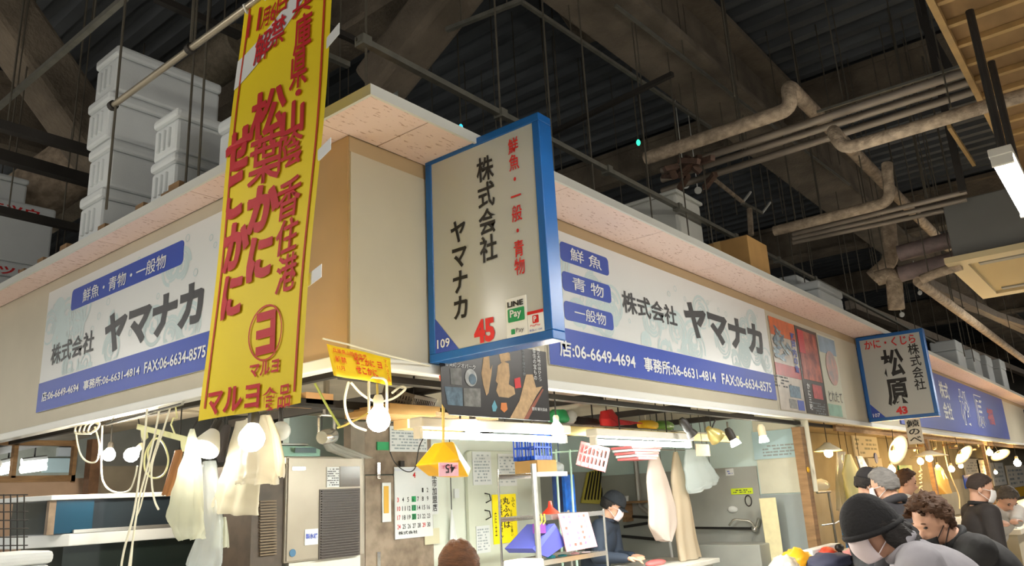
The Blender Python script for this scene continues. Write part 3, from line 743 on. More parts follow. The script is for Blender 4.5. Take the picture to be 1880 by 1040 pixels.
p_ = at(650, 178, y=.5); b = MB(); b.prism([(p_.x, p_.y, 3.364), (p_.x+.22, p_.y-.1, 3.364), (p_.x+.22, p_.y-.1, p_.z), (p_.x+.1, p_.y-.05, p_.z+.05), (p_.x, p_.y, p_.z-.02)], (.05, .2, 0)); tag(b.build('cardboard_carton', m_card), 'torn brown carton behind the canopy corner tip', 'box')
p_ = at(722, 172, y=.5); b = MB(); b.prism([(p_.x-.16, p_.y, 3.6), (p_.x+.04, p_.y, 3.6), (p_.x+.04, p_.y, p_.z+.04), (p_.x-.02, p_.y, p_.z-.02)], (.02, .06, 0)); tag(b.build('grey_bracket', M('bracket_grey', (120, 126, 124), .5)), 'grey angled plate behind the canopy corner tip', 'bracket')
# ================================================================== inside the stall
def rc(x0, y0, x1, y1, **k):
    """metric rectangle (u0, u1, z0, z1) seen between two photo corners on a real plane"""
    (ax, c), = k.items(); xm, ym = (x0+x1)/2, (y0+y1)/2; i = 0 if ax == 'y' else 1
    return at(x0, ym, **k)[i], at(x1, ym, **k)[i], at(xm, y1, **k).z, at(xm, y0, **k).z
def slab(mb, x0, y0, x1, y1, th=.02, **k):
    (ax, c), = k.items(); u0, u1, z0, z1 = rc(x0, y0, x1, y1, **k)
    if ax == 'y': mb.box((u0, c, z0), (u1, c+th, z1))
    else: mb.box((c, u0, z0), (c+th, u1, z1))
    return mb
def sheet(nm, mat, label, cat, x0, y0, x1, y1, th=.004, parent=None, group=None, **k):
    b = slab(MB(), x0, y0, x1, y1, th, **k); o = b.build(nm, mat, parent)
    return tag(o, label, cat, group) if parent is None else o
def ptext(s, mat, parent, x0, y0, x1, y1, bold=0, **k):
    (ax, c), = k.items(); u0, u1, z0, z1 = rc(x0, y0, x1, y1, **k)
    if ax == 'y': return text(s, (u0, c, z0), X, Z, u1-u0, z1-z0, mat, parent, bold=bold)
    return text(s, (c, u0, z0), nY, Z, u0-u1, z1-z0, mat, parent, bold=bold)
def lines(parent, mat, x0, y0, x1, y1, n, seed=1, fill=.5, **k):
    """rows of tiny printed marks"""
    (ax, c), = k.items(); u0, u1, z0, z1 = rc(x0, y0, x1, y1, **k); rnd = random.Random(seed); mb = MB(); h = (z1-z0)/n
    for i in range(n):
        u = 0.0
        while u < .97:
            w_ = rnd.uniform(.03, .16)
            if rnd.random() < .75:
                a, e = u0+(u1-u0)*u, u0+(u1-u0)*min(1, u+w_); za = z0+h*(i+.25); zb = za+h*fill
                if ax == 'y': mb.add([(a, c-.0012, za), (e, c-.0012, za), (e, c-.0012, zb), (a, c-.0012, zb)], [(0, 1, 2, 3)])
                else: mb.add([(c-.0012, a, za), (c-.0012, e, za), (c-.0012, e, zb), (c-.0012, a, zb)], [(0, 1, 2, 3)])
            u += w_+rnd.uniform(.01, .05)
    o = mb.build('printed_rows', mat, parent); o['kind'] = 'stuff'; return o
m_steel = M('stainless', (168, 166, 160), .38, .55, var=.12, scale=6, stretch=(1, 1, .2))
m_steeld = M('stainless_dull', (166, 168, 162), .5, .1, var=.12, scale=3)
m_cyan = M('cyan_wall', (206, 226, 224), .6, var=.05, scale=3)
m_pale = M('cold_room_panel', (206, 210, 196), .5, var=.06, scale=3)
m_brown = M('stained_board', (142, 126, 108), .7, var=.35, scale=9, rgb2=(108, 92, 76))
m_paper = M('paper', (226, 220, 206), .8)
m_pwhite = M('white_paper', (208, 210, 208), .75)
m_pgrey = M('faint_print', (150, 158, 160), .8)
m_chrome = M('chrome', (210, 208, 202), .2, .9)
m_cream = M('cream_plastic', (226, 216, 186), .5)
m_clear = film('clear_bag', (210, 216, 214), .55)
m_milky = film('milky_bag', (206, 208, 188), .35, .25)
m_wbag = film('white_bag', (206, 200, 180), .2, .35)
m_wire = M('black_wire', (30, 28, 26), .5)
m_cord = M('white_cord', (232, 228, 206), .5)
m_green = M('green_plastic', (40, 150, 90), .45)
m_rose = M('pink_plastic', (214, 106, 106), .4)

# shell
def wavy(u_, v_):
    x_, y_ = .06+u_*5.92, .085+v_*2.55; return (x_, y_, 2.31+.02*math.sin(x_*5+y_*2)+.025*noise.noise(V((x_*1.5, y_*4, 0))))
b = MB(); b.grid(wavy, 60, 26); struct(b.build('ceiling_sheet', m_sheet, smooth=2))
b = MB(); b.box((.06, 2.64, 2.3), (.9, 8.5, 2.33)); struct(b.build('ceiling_board', m_sheet))
b = MB(); b.box((1.55, 2.62, 0), (6.1, 2.7, 2.4)); wb = struct(b.build('wall_rear', m_cyan))
b = MB(); b.box((6.0, .16, 0), (6.06, 2.62, 2.4)); wd = struct(b.build('wall_side', m_cyan))
# steel lintel and joists under the roof sheet
b = MB(); b.box((.06, .09, 2.158), (44, .15, 2.19)); struct(b.build('trim_lintel', m_dark))
b = MB(); b.box((.16, .155, 2.20), (.20, 8.6, 2.23)); struct(b.build('trim_lintel', m_dark))
for i, xx in enumerate((1.0, 2.3, 3.6, 4.9)):
    b = MB(); b.box((xx, .155, 2.2), (xx+.04, 2.6, 2.25)); struct(b.build('ceiling_joist', m_dark))
# lining of the side wall
b = MB(); p0, p1 = at(1388, 857, x=5.98), at(1388, 1040, x=5.98); b.box((5.975, p0.y, .5), (5.998, 2.6, 1.775)); b.build('steel_panel', m_steeld, wd)
b = slab(MB(), 1384, 700, 1487, 906, .014, x=5.983); b.build('white_panel', M('white_panel', (214, 214, 196), .5, var=.08, scale=6), wd)
b = slab(MB(), 1386, 908, 1491, 1035, .014, x=5.983); b.build('blue_grey_panel', M('blue_grey_panel', (156, 166, 168), .4, var=.08, scale=4), wd)
b = MB(); b.box((4.02, 2.605, .5), (5.97, 2.618, 1.83)); b.build('steel_panel', m_steeld, wb)
for i, y0 in enumerate((1.15, 1.75)):
    b = MB(); b.box((5.99, y0, 1.78), (5.998, y0+.008, 2.3)); b.build('panel_joint', m_pgrey, wd)
# wooden post between the stalls
b = MB(); b.box((5.86, .06, .0), (5.98, .15, 2.13)); tag(b.build('wooden_post', m_wood), 'worn wooden post between the two stalls', 'post')
# fridge / cold room front
cr = thing('cold_room', 'pale green cold room door with notices behind the yellow pouch', 'refrigerator', (3.3, 2.0, 0))
b = MB(); b.box((2.70, 2.0, 0), (4.0, 2.6, 2.12)); b.build('body', m_pale, cr)
u0, u1, z0, z1 = rc(861, 828, 953, 1060, y=1.96); b = MB(); b.prism(rrect((u0, 1.998, .3), X, Z, u1-u0, z1-.3, .05), (0, -.038, 0)); b.build('door', M('cold_room_door', (200, 204, 186), .45, var=.05, scale=4), cr, bevel=.008)
for py in (915, 946):
    p_ = at(893, py, y=1.955); b = MB(); b.tube([p_+V((-.02, 0, .04)), p_+V((.02, -.02, .03)), p_+V((.025, -.03, -.02)), p_+V((-.02, -.01, -.04))], .006, 6); b.build('hook', m_wire, cr)
yd = 1.952
nt = sheet('notice_sheet', m_pwhite, 'left white notice in clear sleeve on the cold room door', 'notice', 868, 830, 902, 891, .004, y=yd); lines(nt, m_pgrey, 871, 834, 899, 886, 9, 3, y=yd)
nt = sheet('notice_sheet', m_pwhite, 'right white notice in clear sleeve on the cold room door', 'notice', 915, 834, 948, 893, .004, y=yd); lines(nt, m_pgrey, 918, 838, 945, 888, 9, 4, y=yd)
nt = sheet('notice_sheet', m_pwhite, 'crumpled small notice low on the cold room door', 'notice', 875, 966, 900, 1016, .004, y=yd); lines(nt, m_pgrey, 877, 970, 898, 1012, 8, 5, y=yd)
ys_ = sheet('yellow_notice', M('notice_yellow', (250, 226, 10), .6), 'bright yellow notice with black vertical writing on the cold room door', 'notice', 905, 908, 949, 998, .004, y=yd)
ptext('丸\nふ\nぐ\nは', m_black, ys_, 923, 913, 936, 970, .02, y=yd); ptext('販\n売\n致\nし\nま\nせ\nん', m_black, ys_, 916, 918, 923, 988, .02, y=yd)
ptext('ふ\nぐ', m_black, ys_, 938, 914, 945, 932, .01, y=yd); ptext('お\n客\n様\nに\nお\n願\nい', m_black, ys_, 937, 936, 941, 985, 0, y=yd); ptext('店\n主', m_black, ys_, 908, 940, 912, 985, 0, y=yd)
# frame post left of the cold room, switch and cloth
b = MB(); b.box((2.44, 1.93, 0), (2.66, 2.3, 2.2)); tag(b.build('door_frame_post', m_pale), 'pale door frame post left of the cold room', 'post')
sheet('light_switch', m_pwhite, 'small white switch on the door frame post', 'switch', 835, 898, 843, 915, .02, y=1.908)
def drape(nm, label, cat, L, Rr, depth, mat, group=None, folds=3, amp=.3, seed=0, parent=None, wrinkle=.0):
    """hanging bag or cloth: a flattened closed tube between a left and a right outline"""
    rnd = random.Random(seed); L = [V(p) for p in L]; Rr = [V(p) for p in Rr]; mb = MB(); n = 28; rows = 18
    def samp(P_, t_):
        f_ = t_*(len(P_)-1); i = min(int(f_), len(P_)-2); return P_[i].lerp(P_[i+1], f_-i)
    ph = rnd.uniform(0, 6)
    for j in range(rows+1):
        t_ = j/rows; a, c = samp(L, t_), samp(Rr, t_); d = (c-a); w_ = d.length; dn = d.normalized(); nr = dn.cross(Z).normalized()
        dep = min(depth, w_*.45)
        for i in range(n):
            th = 2*pi*i/n; u_ = (1-math.cos(th))/2
            off = dep*math.sin(th)*(.5+.5*t_) + dep*amp*math.sin(u_*folds*2*pi+ph+t_*1.5)*t_ + wrinkle*noise.noise(V((u_*6+ph, t_*9, seed)))
            mb.v.append(a+d*u_+nr*off+Z*(.004*math.sin(u_*folds*6+ph)*t_))
    for j in range(rows):
        for i in range(n):
            k_ = j*n; mb.f.append((k_+i, k_+(i+1) % n, k_+n+(i+1) % n, k_+n+i))
    o = mb.build(nm, mat, parent, smooth=2)
    p_ = (L[0]+Rr[0])/2; hk = MB(); hk.tube([p_-Z*.005, V((0 if p_.x < .06 else p_.x, 0 if p_.y < .06 else p_.y, 2.2 if (p_.x < .06 or p_.y < .06) else 2.335))], .004, 6); hk.build('hook', m_wire, o)
    return tag(o, label, cat, group) if parent is None else o
def dpx(nm, label, cat, Lp, Rp, depth, mat, **kw):
    k = {kw.pop('ax'): kw.pop('c')}; return drape(nm, label, cat, [at(*p, **k) for p in Lp], [at(*p, **k) for p in Rp], depth, mat, **kw)
dpx('hanging_cloth', 'narrow white cloth hanging on the door frame post', 'cloth', [(828, 936), (826, 975), (824, 1012)], [(830, 936), (836, 975), (842, 1005)], .02, m_pwhite, ax='y', c=1.9, seed=2)
# stained board with calendar
bd = thing('stained_door', 'stained brown board door with hinges carrying the calendar', 'door', (2.1, 1.95, 0))
b = MB(); b.box((1.72, 1.9, 0), (2.42, 1.96, 1.80)); b.build('door_leaf', m_brown, bd)
b = MB(); b.box((1.58, 1.9, 0), (1.715, 1.98, 2.2)); b.build('jamb', M('jamb_brown', (132, 120, 104), .6, var=.25, scale=10), bd)
b = MB(); b.box((1.72, 1.905, 1.81), (2.42, 1.96, 2.2)); b.build('transom', m_brown, bd)
for py in (865, 1030):
    p_ = at(695, py, y=1.89); b = MB(); b.box((p_.x-.015, 1.885, p_.z-.06), (p_.x+.015, 1.9, p_.z+.06)); b.build('hinge', m_chrome, bd)
yc = 1.885
cal = thing('wall_calendar', 'white wall calendar hanging on the stained door', 'calendar', at(760, 990, y=yc))
u0, u1, z0, z1 = rc(725, 858, 794, 988, y=yc)
b = MB(); b.box((u0, yc, z0), (u1, yc+.008, z1)); b.build('page', m_pwhite, cal)
b = MB(); b.box((u0, yc-.003, z1-.03), (u1, yc, z1-.012)); b.build('binding_strip', M('strip_grey', (196, 198, 206), .5), cal)
cw = (u1-u0)*.92/7; ch = (z1-z0)*.62/5; day = 1
for rw in range(5):
    for cl in range(7):
        if (rw == 0 and cl < 5) or day > 30: continue
        xx = u0+(u1-u0)*.04+cl*cw; zz = z1-.31*(z1-z0)-(rw+.78)*ch+.02
        if cl == 3 and rw in (1, 2, 3):
            bb = MB(); bb.box((xx, yc-.0015, zz-.004), (xx+cw*.85, yc-.0005, zz+ch*.6)); bb.build('green_day', m_green, cal)
        text(str(day), (xx+.004, yc-.002, zz), X, Z, cw*.62 if day > 9 else cw*.34, ch*.52, m_red if cl == 0 or day == 29 else m_black, cal, name='day_number', off=.001, bold=.01); day += 1
text('4', ((u0+u1)/2-.012, yc-.002, z1-.085), X, Z, .03, .045, m_red, cal, name='month_number', bold=.03, off=.001)
text('株式会社', (u0+.03, yc-.002, z0+.03), X, Z, (u1-u0)*.5, .025, m_black, cal, off=.001, bold=.02)
for px in (736, 778):
    p_ = at(px, 853, y=yc); b = MB(); b.box((p_.x-.02, yc-.02, p_.z-.02), (p_.x+.02, yc+.005, p_.z+.025)); b.build('clip', m_dark if px < 750 else m_green, cal)
tm = sheet('thermometer_plate', m_pwhite, 'slim white thermometer plate left of the calendar', 'thermometer', 702, 887, 718, 959, .006, y=1.885)
b = slab(MB(), 705, 893, 714, 943, .004, y=1.88); b.build('scale', M('thermo_gold', (206, 160, 60), .4), tm, bevel=.002)
vs = sheet('vertical_notice', m_pwhite, 'tall narrow notice with vertical writing right of the calendar', 'notice', 791, 862, 804, 945, .004, y=1.888); ptext('阪\n市\n加\n盟\n店', m_grey, vs, 793, 866, 802, 940, .02, y=1.888)
sheet('paper_scrap', M('scrap', (196, 190, 160), .8), 'pale paper scrap under the calendar corner', 'paper', 780, 971, 807, 1000, .004, y=1.89)
pn = sheet('price_list', m_pwhite, 'white printed list in a clear sleeve above the calendar', 'notice', 716, 784, 784, 830, .004, y=1.89); lines(pn, m_pgrey, 719, 788, 782, 827, 7, 8, y=1.89)
sheet('green_tag', m_green, 'small green tag left of the printed list', 'tag', 693, 812, 714, 827, .01, y=1.888)
# ice machine
im = thing('ice_machine', 'stainless ice machine with dark louvred grille', 'ice machine', (1.2, 1.9, 0))
yi = 1.7
u0, u1, z0, z1 = rc(524, 838, 669, 1030, y=yi); z1 = 1.925; z0 = 1.262
b = MB(); b.box((u0, yi, z0), (u1, yi+.6, z1)); b.build('casing', M('ice_casing', (156, 148, 134), .4, .35, var=.12, scale=5), im, bevel=.008)
b = MB(); b.box((u0+.01, yi-.01, z0+.01), (u0+(u1-u0)*.955, yi-.001, z1-.012)); b.build('front_panel', M('ice_panel', (158, 148, 132), .35, .35, var=.1, scale=4), im, bevel=.003)
for (z_a, z_b) in ((.45, .0), ):
    pass
g0, g1, gz0, gz1 = rc(586, 898, 661, 1024, y=yi-.015)
b = MB(); b.box((g0, yi-.016, gz0), (g1, yi-.0105, gz1)); gr = b.build('grille', M('grille_dark', (74, 66, 60), .5), im)
for i in range(26):
    zz = gz0+.012+i*(gz1-gz0-.024)/25; b = MB(); b.box((g0+.012, yi-.026, zz-.003), (g1-.012, yi-.016, zz+.003)); b.build('slat', M('slat_dark', (60, 52, 48), .45), gr)
sheet('maker_plate', m_chrome, '', '', 537, 858, 561, 864, .004, parent=im, y=yi-.015)
sheet('window', M('ice_window', (70, 60, 46), .2), '', '', 624, 857, 661, 894, .004, parent=im, y=yi-.015)
lb = sheet('instruction_label', m_pwhite, '', '', 600, 858, 623, 895, .004, parent=im, y=yi-.015); lines(lb, m_grey, 601, 860, 622, 893, 8, 6, y=yi-.016)
lb = sheet('sticker', m_pwhite, '', '', 560, 972, 584, 1001, .004, parent=im, y=yi-.015); ptext('製氷機', m_navy, lb, 561, 980, 583, 990, .02, y=yi-.016)
p_ = at(537, 1016, y=yi-.012); b = MB(); b.lathe(p_, (0, -1, 0), [(.024, 0), (.024, .003)], 18); b.build('round_badge', M('badge_blue', (60, 100, 130), .4), im)
b = MB(); b.box((u0+.05, yi+.02, 0), (u1-.02, yi+.58, z0-.002)); b.build('stand', M('stand_grey', (190, 188, 176), .5), im)
# scale on the ice machine
sc = thing('weighing_scale', 'mint green digital scale on top of the ice machine', 'scale', (.95, 1.85, 1.925))
s0, s1, sz0, sz1 = rc(516, 812, 592, 836, y=1.72)
b = MB(); b.prism([(s0, 1.74, 1.927), (s1, 1.74, 1.927), (s1, 1.74, 1.975), (s1-.04, 1.80, 2.0), (s0, 1.80, 2.0)], (0, .26, 0)); b.build('body', M('mint', (170, 214, 200), .4), sc, bevel=.006)
b = MB(); b.box((s0+.12, 1.735, 1.95), (s1-.04, 1.739, 1.985)); b.build('display', M('lcd', (70, 90, 92), .2), sc)
b = MB(); b.box((s0+.02, 1.82, 2.005), (s1-.04, 2.05, 2.02)); b.build('pan', m_steel, sc, bevel=.004)
dpx('plastic_film', 'grey translucent plastic sheet lying over the ice machine corner', 'plastic sheet', [(588, 806), (600, 828), (640, 842)], [(592, 806), (640, 824), (688, 842)], .03, film('grey_film', (190, 188, 178), .35), ax='y', c=1.68, seed=5)
# dark louvred cabinet left of it
lc = thing('louvred_cabinet', 'dark brown louvred cabinet left of the ice machine', 'cabinet', (.7, 2.0, 0))
u0, u1, z0, z1 = rc(462, 838, 521, 1060, y=1.72); m_dkb = M('dark_brown', (76, 64, 52), .6, var=.3, scale=12)
b = MB(); b.box((u0, 1.72, 0), (u1-.005, 2.3, 1.88)); b.build('body', m_dkb, lc)
for i in range(20):
    p_ = at(476, 922+i*5.2, y=1.715); b = MB(); b.box((p_.x, 1.705, p_.z-.004), (p_.x+.12, 1.719, p_.z+.006)); b.build('slat', M('slat_brown', (104, 88, 66), .6), lc)
# display case at the left
dc = thing('display_case', 'dark glazed display case with white shelf edges at the left', 'display case', (.6, 2.9, 0))
yq = 2.7; L0, L1 = .0, 1.29
zA, zB, zC, zD = 1.437, 1.512, 1.72, 1.75
m_glass = M('dark_glass', (44, 54, 62), .08, var=.3, scale=2, coat=.5)
b = MB(); b.box((L0-.02, yq+.03, .3), (L1, yq+.7, zA)); b.build('lower_glass', M('dark_green_glass', (38, 48, 46), .1, var=.2, scale=2, coat=.5), dc)
b = MB(); b.box((L0-.1, yq+.03, zB), (L1, yq+.7, zC)); b.build('upper_glass', m_glass, dc)
b = MB(); b.prism([(L0-.24, yq+.2, zA), (L0, yq, zA), (L1, yq, zA), (L1, yq+.7, zA), (L0-.24, yq+.7, zA)], (0, 0, zB-zA)); b.build('shelf_edge', M('shelf_white', (216, 220, 220), .4), dc, bevel=.005)
b = MB(); b.prism([(L0-.25, yq+.2, zC), (L0-.13, yq+.0, zC), (L1, yq, zC), (L1, yq+.7, zC), (L0-.25, yq+.7, zC)], (0, 0, zD-zC)); b.build('top_edge', MATS['shelf_white'], dc, bevel=.005)
b = MB(); b.box((L0-.095, yq+.022, zB+.005), (L0+.14, yq+.029, zC-.005)); b.build('teal_pane', M('teal_glass', (20, 66, 92), .1, coat=.5), dc)
b = MB(); b.box((L0+.02, yq-.002, zB+.001), (L1, yq+.02, zB+.022)); b.build('sliding_track', m_alu, dc)
b = MB(); b.box((L0-.13, yq+.02, zB), (L0-.09, yq+.06, zC)); b.build('mullion', m_brown, dc)
# left end: partition with window frame, mesh panel, post, box
pt = thing('partition', 'low brown partition with a wooden window frame at the left edge', 'partition', (0, 4.4, 0))
yp = 4.4
b = slab(MB(), -40, 880, 138, 1500, .05, y=yp); b.build('lower_board', M('partition_board', (186, 158, 134), .7, var=.15, scale=4), pt)
for (x0_, y0_, x1_, y1_) in ((-40, 874, 138, 886), (-40, 808, 138, 818), (134, 808, 141, 886), (24, 815, 32, 878)):
    b = slab(MB(), x0_, y0_, x1_, y1_, .06, y=yp-.01); b.build('frame_rail', m_wood, pt)
b = slab(MB(), 139, 806, 158, 1500, .1, y=4.0); tag(b.build('rusty_post', M('rust', (112, 82, 58), .8, var=.4, scale=14)), 'rusty brown steel post beside the partition', 'post')
b = slab(MB(), 160, 856, 470, 1500, .04, y=4.2); tag(b.build('grey_back_board', M('grey_board', (150, 140, 124), .7, var=.2, scale=5)), 'stained grey board behind the bulbs at the left', 'board')
b = slab(MB(), 158, 740, 470, 1500, .04, y=4.45); tag(b.build('blue_grey_board', M('board_bluegrey', (136, 138, 136), .7, var=.2, scale=3)), 'dim blue grey board above the display case', 'board')
gm = thing('mesh_panel', 'black wire mesh panel at the lower left corner', 'mesh panel', at(20, 1040, y=2.62))
for i in range(6):
    xx = -18+i*12.5; b = MB(); b.tube([at(xx, 908, y=2.62), at(xx-2, 1400, y=2.62)], .004, 6); b.build('wire', m_wire, gm)
for i in range(9):
    yy = 910+i*15.5; b = MB(); b.tube([at(-25, yy, y=2.62), at(51, yy-1, y=2.62)], .004, 6); b.build('wire', m_wire, gm)
p_ = at(-40, 1022, y=2.1); q_ = at(101, 1022, y=2.1); foam_box((p_.x, 2.1, p_.z-.3), q_.x-p_.x, .4, .3, 'white foam box at the lower left corner below the mesh', None, ribs=False)
# lamps and stalls seen through the left opening
for i, (x0_, x1_, yy) in enumerate(((0, 26, 863), (38, 84, 860))):
    a, c = at(x0_, yy+3, y=9), at(x1_, yy-3, y=9); t = thing('tube_lamp', ('lit tube lamp seen through the frame at the far left', 'longer lit tube lamp seen through the frame')[i], 'lamp', a)
    b = MB(); b.tube([a, c], .05, 8); b.build('tube', m_tube, t); b = MB(); b.tube([a+Z*.1, c+Z*.1], .05, 8); b.build('housing', m_house, t)
    b = MB(); b.tube([(a+c)/2+Z*.1, V(((a+c)/2).to_tuple()[:2]+(6.56,))], .01, 6); b.build('stem', m_dark, t)
    light('tube_light', t, (a+c)/2-Z*.1+V((0, -.1, 0)), 30, (.9, .97, 1.0), .1)
b = MB(); b.box((-3, 10.5, 0), (6, 10.6, 3.2)); tag(b.build('far_stall_wall', M('far_wall', (176, 176, 160), .7, var=.25, scale=3)), 'pale far stall wall seen through the left opening', 'wall panel')
for i, (x0_, y0_, x1_, y1_) in enumerate(((82, 842, 136, 868), (108, 822, 138, 838))):
    sheet('far_notice', m_pwhite if i else m_cyan, ('pale blue notice on the far stall wall', 'small white notice on the far stall wall')[i], 'notice', x0_, y0_, x1_, y1_, .1, y=10.4)

# ================================================================== lamps of the stall
m_bulb = ME('lit_bulb', (255, 246, 230), 75.0)
m_bulbw = ME('lit_bulb_warm', (255, 238, 208), 55.0)
m_sock = M('socket_black', (44, 40, 36), .5)
WARM = (1.0, .84, .58); COOL = (1.0, .95, .88)
m_bulbn = ME('lit_bulb_yellow', (255, 206, 128), 210.0); m_bulbl = ME('lit_bulb_strong', (255, 240, 215), 260.0)
def bulb_lamp(p, r, label, power, warm=True, ax=(0, 0, 1), cord_to=None, shade=None, guard=False, group='bulb lamps under the fascia', sock=None):
    p = V(p); ax = V(ax).normalized(); t = thing('bulb_lamp', label, 'lamp', p, group)
    b = MB(); b.lathe(p, ax, [(.001, -r), (r*.5, -r*.87), (r*.87, -r*.5), (r, 0), (r*.9, r*.42), (r*.62, r*.85), (r*.38, r*1.15)], 18); b.build('bulb', m_bulbn if 'neighbouring' in group else m_bulbl if 'under the left fascia' in label else m_bulbw if warm else m_bulb, t, smooth=2)
    b = MB(); b.lathe(p+ax*r*1.12, ax, [(r*.42, 0), (r*.45, r*.7), (r*.3, r*1.0)], 14); b.build('socket', sock or m_sock, t, smooth=True)
    if cord_to is not None:
        b = MB(); e = V((0 if p.x < .05 else cord_to[0], 0 if p.y < .08 and p.x > .05 else p.y, 2.2 if (p.y < .08 or p.x < .05) else 2.335)); s_ = p+ax*r*2.0; b.tube([s_, s_.lerp(e, .5)+V((0, 0, -.01)), e], .005, 6); b.build('cord', m_wire, t)
    if shade:
        R_, H_ = shade; b = MB(); b.lathe(p+ax*(r*.55), ax, [(R_, 0), (R_*.72, H_*.35), (R_*.34, H_*.75), (R_*.2, H_)], 24, cap=False); b.build('shade', M('enamel_shade', (236, 226, 196), .35), t, smooth=True, thick=.003)
    return t
yb_ = .02
def up(p, z=2.2): return V((p.x, p.y, z))
BP = 26.0
p_ = at(695, 772, y=-.1); tl = bulb_lamp(p_, .052, 'glowing bulb in a wire bail below the small yellow banner', BP, True, sock=m_cream)
b = MB(); b.tube(bend([p_+V((-.055, 0, .03)), p_+V((-.055, 0, .185)), p_+V((.05, 0, .185)), p_+V((.05, 0, .03))], .03), .006, 6); b.build('wire_bail', m_cord, tl)
b = MB(); b.tube([p_+V((0, 0, .185)), p_+V((0, .06, .26))], .004, 6); b.build('cord', m_wire, tl)
p_ = at(462, 806, x=-.22); bulb_lamp(p_, .058, 'large glowing bulb below the bottom of the yellow banner', BP, True, (.1, .05, .9), up(p_, 2.2))
p_ = at(200, 836, x=.2); bulb_lamp(p_, .04, 'bluish white bulb, leftmost under the left fascia', 14, False, (.1, 0, 1), up(p_, 2.13), shade=None)
p_ = at(241, 836, x=.2); bulb_lamp(p_, .045, 'warm bulb beside the bluish one under the left fascia', 16, True, (.5, -.3, .6), up(p_, 2.13), shade=None, sock=m_cream)
p_ = at(868, 788, y=.22); bulb_lamp(p_, .045, 'glowing bulb in front of the long tube behind the pouch', 7, True, (0, 0, 1), up(p_, 2.13))
p_ = at(1022, 790, y=.10); bulb_lamp(p_, .042, 'glowing bulb at the right end of the first long tube', 7, True, (0, 0, 1), up(p_, 2.13), sock=m_cream)
# reflector lamp, white face
p_ = at(376, 826, x=-.02); t = thing('reflector_lamp', 'white faced reflector lamp tilted down between the plastic bags', 'lamp', p_); ax = V((.55, .30, .75)).normalized()
b = MB(); b.lathe(p_, ax, [(.072, 0), (.074, .012), (.045, .09), (.032, .12)], 22); b.build('reflector', m_trimw, t, smooth=True)
b = MB(); b.lathe(p_-ax*.004, ax, [(.066, 0), (.066, .003)], 22); b.build('lit_face', m_bulb, t)
b = MB(); b.lathe(p_+ax*.12, ax, [(.03, 0), (.03, .07)], 14); b.build('socket', m_sock, t); b = MB(); b.tube([p_+ax*.19, V((0, p_.y, 2.2))], .006, 6); b.build('cord', m_wire, t)
light('reflector_light', t, p_-ax*.03, 5, COOL, .05)
p_ = at(515, 792, x=.25); b = MB(); b.ball(p_, .052); t = tag(b.build('globe_lamp', M('unlit_globe', (222, 226, 222), .35), smooth=2), 'unlit white globe lamp between the bags and the ice machine', 'lamp')
b = MB(); b.tube([p_+V((0, 0, .05)), up(p_, 2.33)], .012, 8); b.build('socket', m_sock, t)
# chrome spotlight above the ice machine
p_ = at(598, 802, y=.9); t = thing('clamp_spotlight', 'chrome spotlight in a bracket above the ice machine', 'lamp', p_)
b = MB(); b.lathe(p_+V((-.05, -.03, -.01)), (.9, .4, .15), [(.035, 0), (.042, .03), (.042, .12), (.02, .15)], 16); b.build('housing', m_chrome, t, smooth=True)
b = MB(); b.tube(bend([p_+V((-.05, 0, .0)), p_+V((-.05, 0, .12)), p_+V((.06, 0, .12)), p_+V((.06, 0, .0))], .02), .008, 6); b.tube([p_+V((0, 0, .12)), V((p_.x, p_.y, 2.29))], .018, 8); b.build('bracket', m_chrome, t)
# long tube lamps inside the front edge
def strip_lamp(pa, pb, label, power, yy):
    a, c = at(*pa, y=yy), at(*pb, y=yy); c.z = a.z = (a.z+c.z)/2; t = thing('strip_lamp', label, 'lamp', a, 'long tube lamps inside the stall front')
    b = MB(); b.tube([a, c], .019, 12); b.build('tube', ME('lit_strip', (250, 255, 246), 80.0), t, smooth=True)
    b = MB(); b.box((a.x-.02, yy-.05, a.z+.035), (c.x+.03, yy+.05, a.z+.09)); b.build('housing', m_house, t, bevel=.01)
    for e in (a, c):
        b = MB(); b.box((e.x-.012, yy-.025, a.z-.022), (e.x+.012, yy+.025, a.z+.036)); b.build('end_socket', m_house, t)
    for q in (.25, .75):
        xx = a.x+(c.x-a.x)*q; b = MB(); b.tube([(xx, yy, a.z+.09), (xx, yy, 2.3)], .006, 6); b.build('hanger', m_wire, t)
    light('strip_light', t, (a+c)/2-Z*.04, power, (.97, 1, .94), kind='AREA', sx=c.x-a.x, sy=.08)
strip_lamp((768, 801), (1034, 806), 'lit tube lamp, left one inside the stall front', 46, .3)
strip_lamp((1090, 812), (1264, 818), 'lit tube lamp, right one inside the stall front', 46, .3)
# spotlights at the right
def spot(px, py, label, dirn, lit=True, yy=.12, r=.036, L=.11, body=None, power=7):
    p_ = at(px, py, y=yy); ax = -V(dirn).normalized(); t = thing('clip_spotlight', label, 'lamp', p_, 'clip spotlights on the lintel')
    b = MB(); b.lathe(p_, ax, [(r*1.3, 0), (r*1.15, r*.7), (r*.75, r*1.6)], 18); b.build('bulb', m_bulb if lit else m_sock, t, smooth=True)
    b = MB(); b.lathe(p_+ax*r*1.5, ax, [(r, 0), (r*1.02, L*.7), (r*.6, L)], 16); b.build('housing', body or m_sock, t, smooth=True)
    e = p_+ax*(r*1.5+L*.8); b = MB(); b.tube([e, V((e.x, e.y, 2.13))], .009, 6); b.build('stem', m_galv, t)
    if lit: light('spot_bulb', t, p_-ax*.03, power, WARM, .04)
spot(1352, 818, 'lit clip spotlight, left of the pair under the lintel', (.25, -.3, -.9)); spot(1403, 812, 'lit clip spotlight, right of the pair under the lintel', (0, -.1, -1), body=m_cream)
spot(1272, 800, 'unlit dark clip spotlight near the end of the right tube', (.5, -.3, -.8), lit=False)
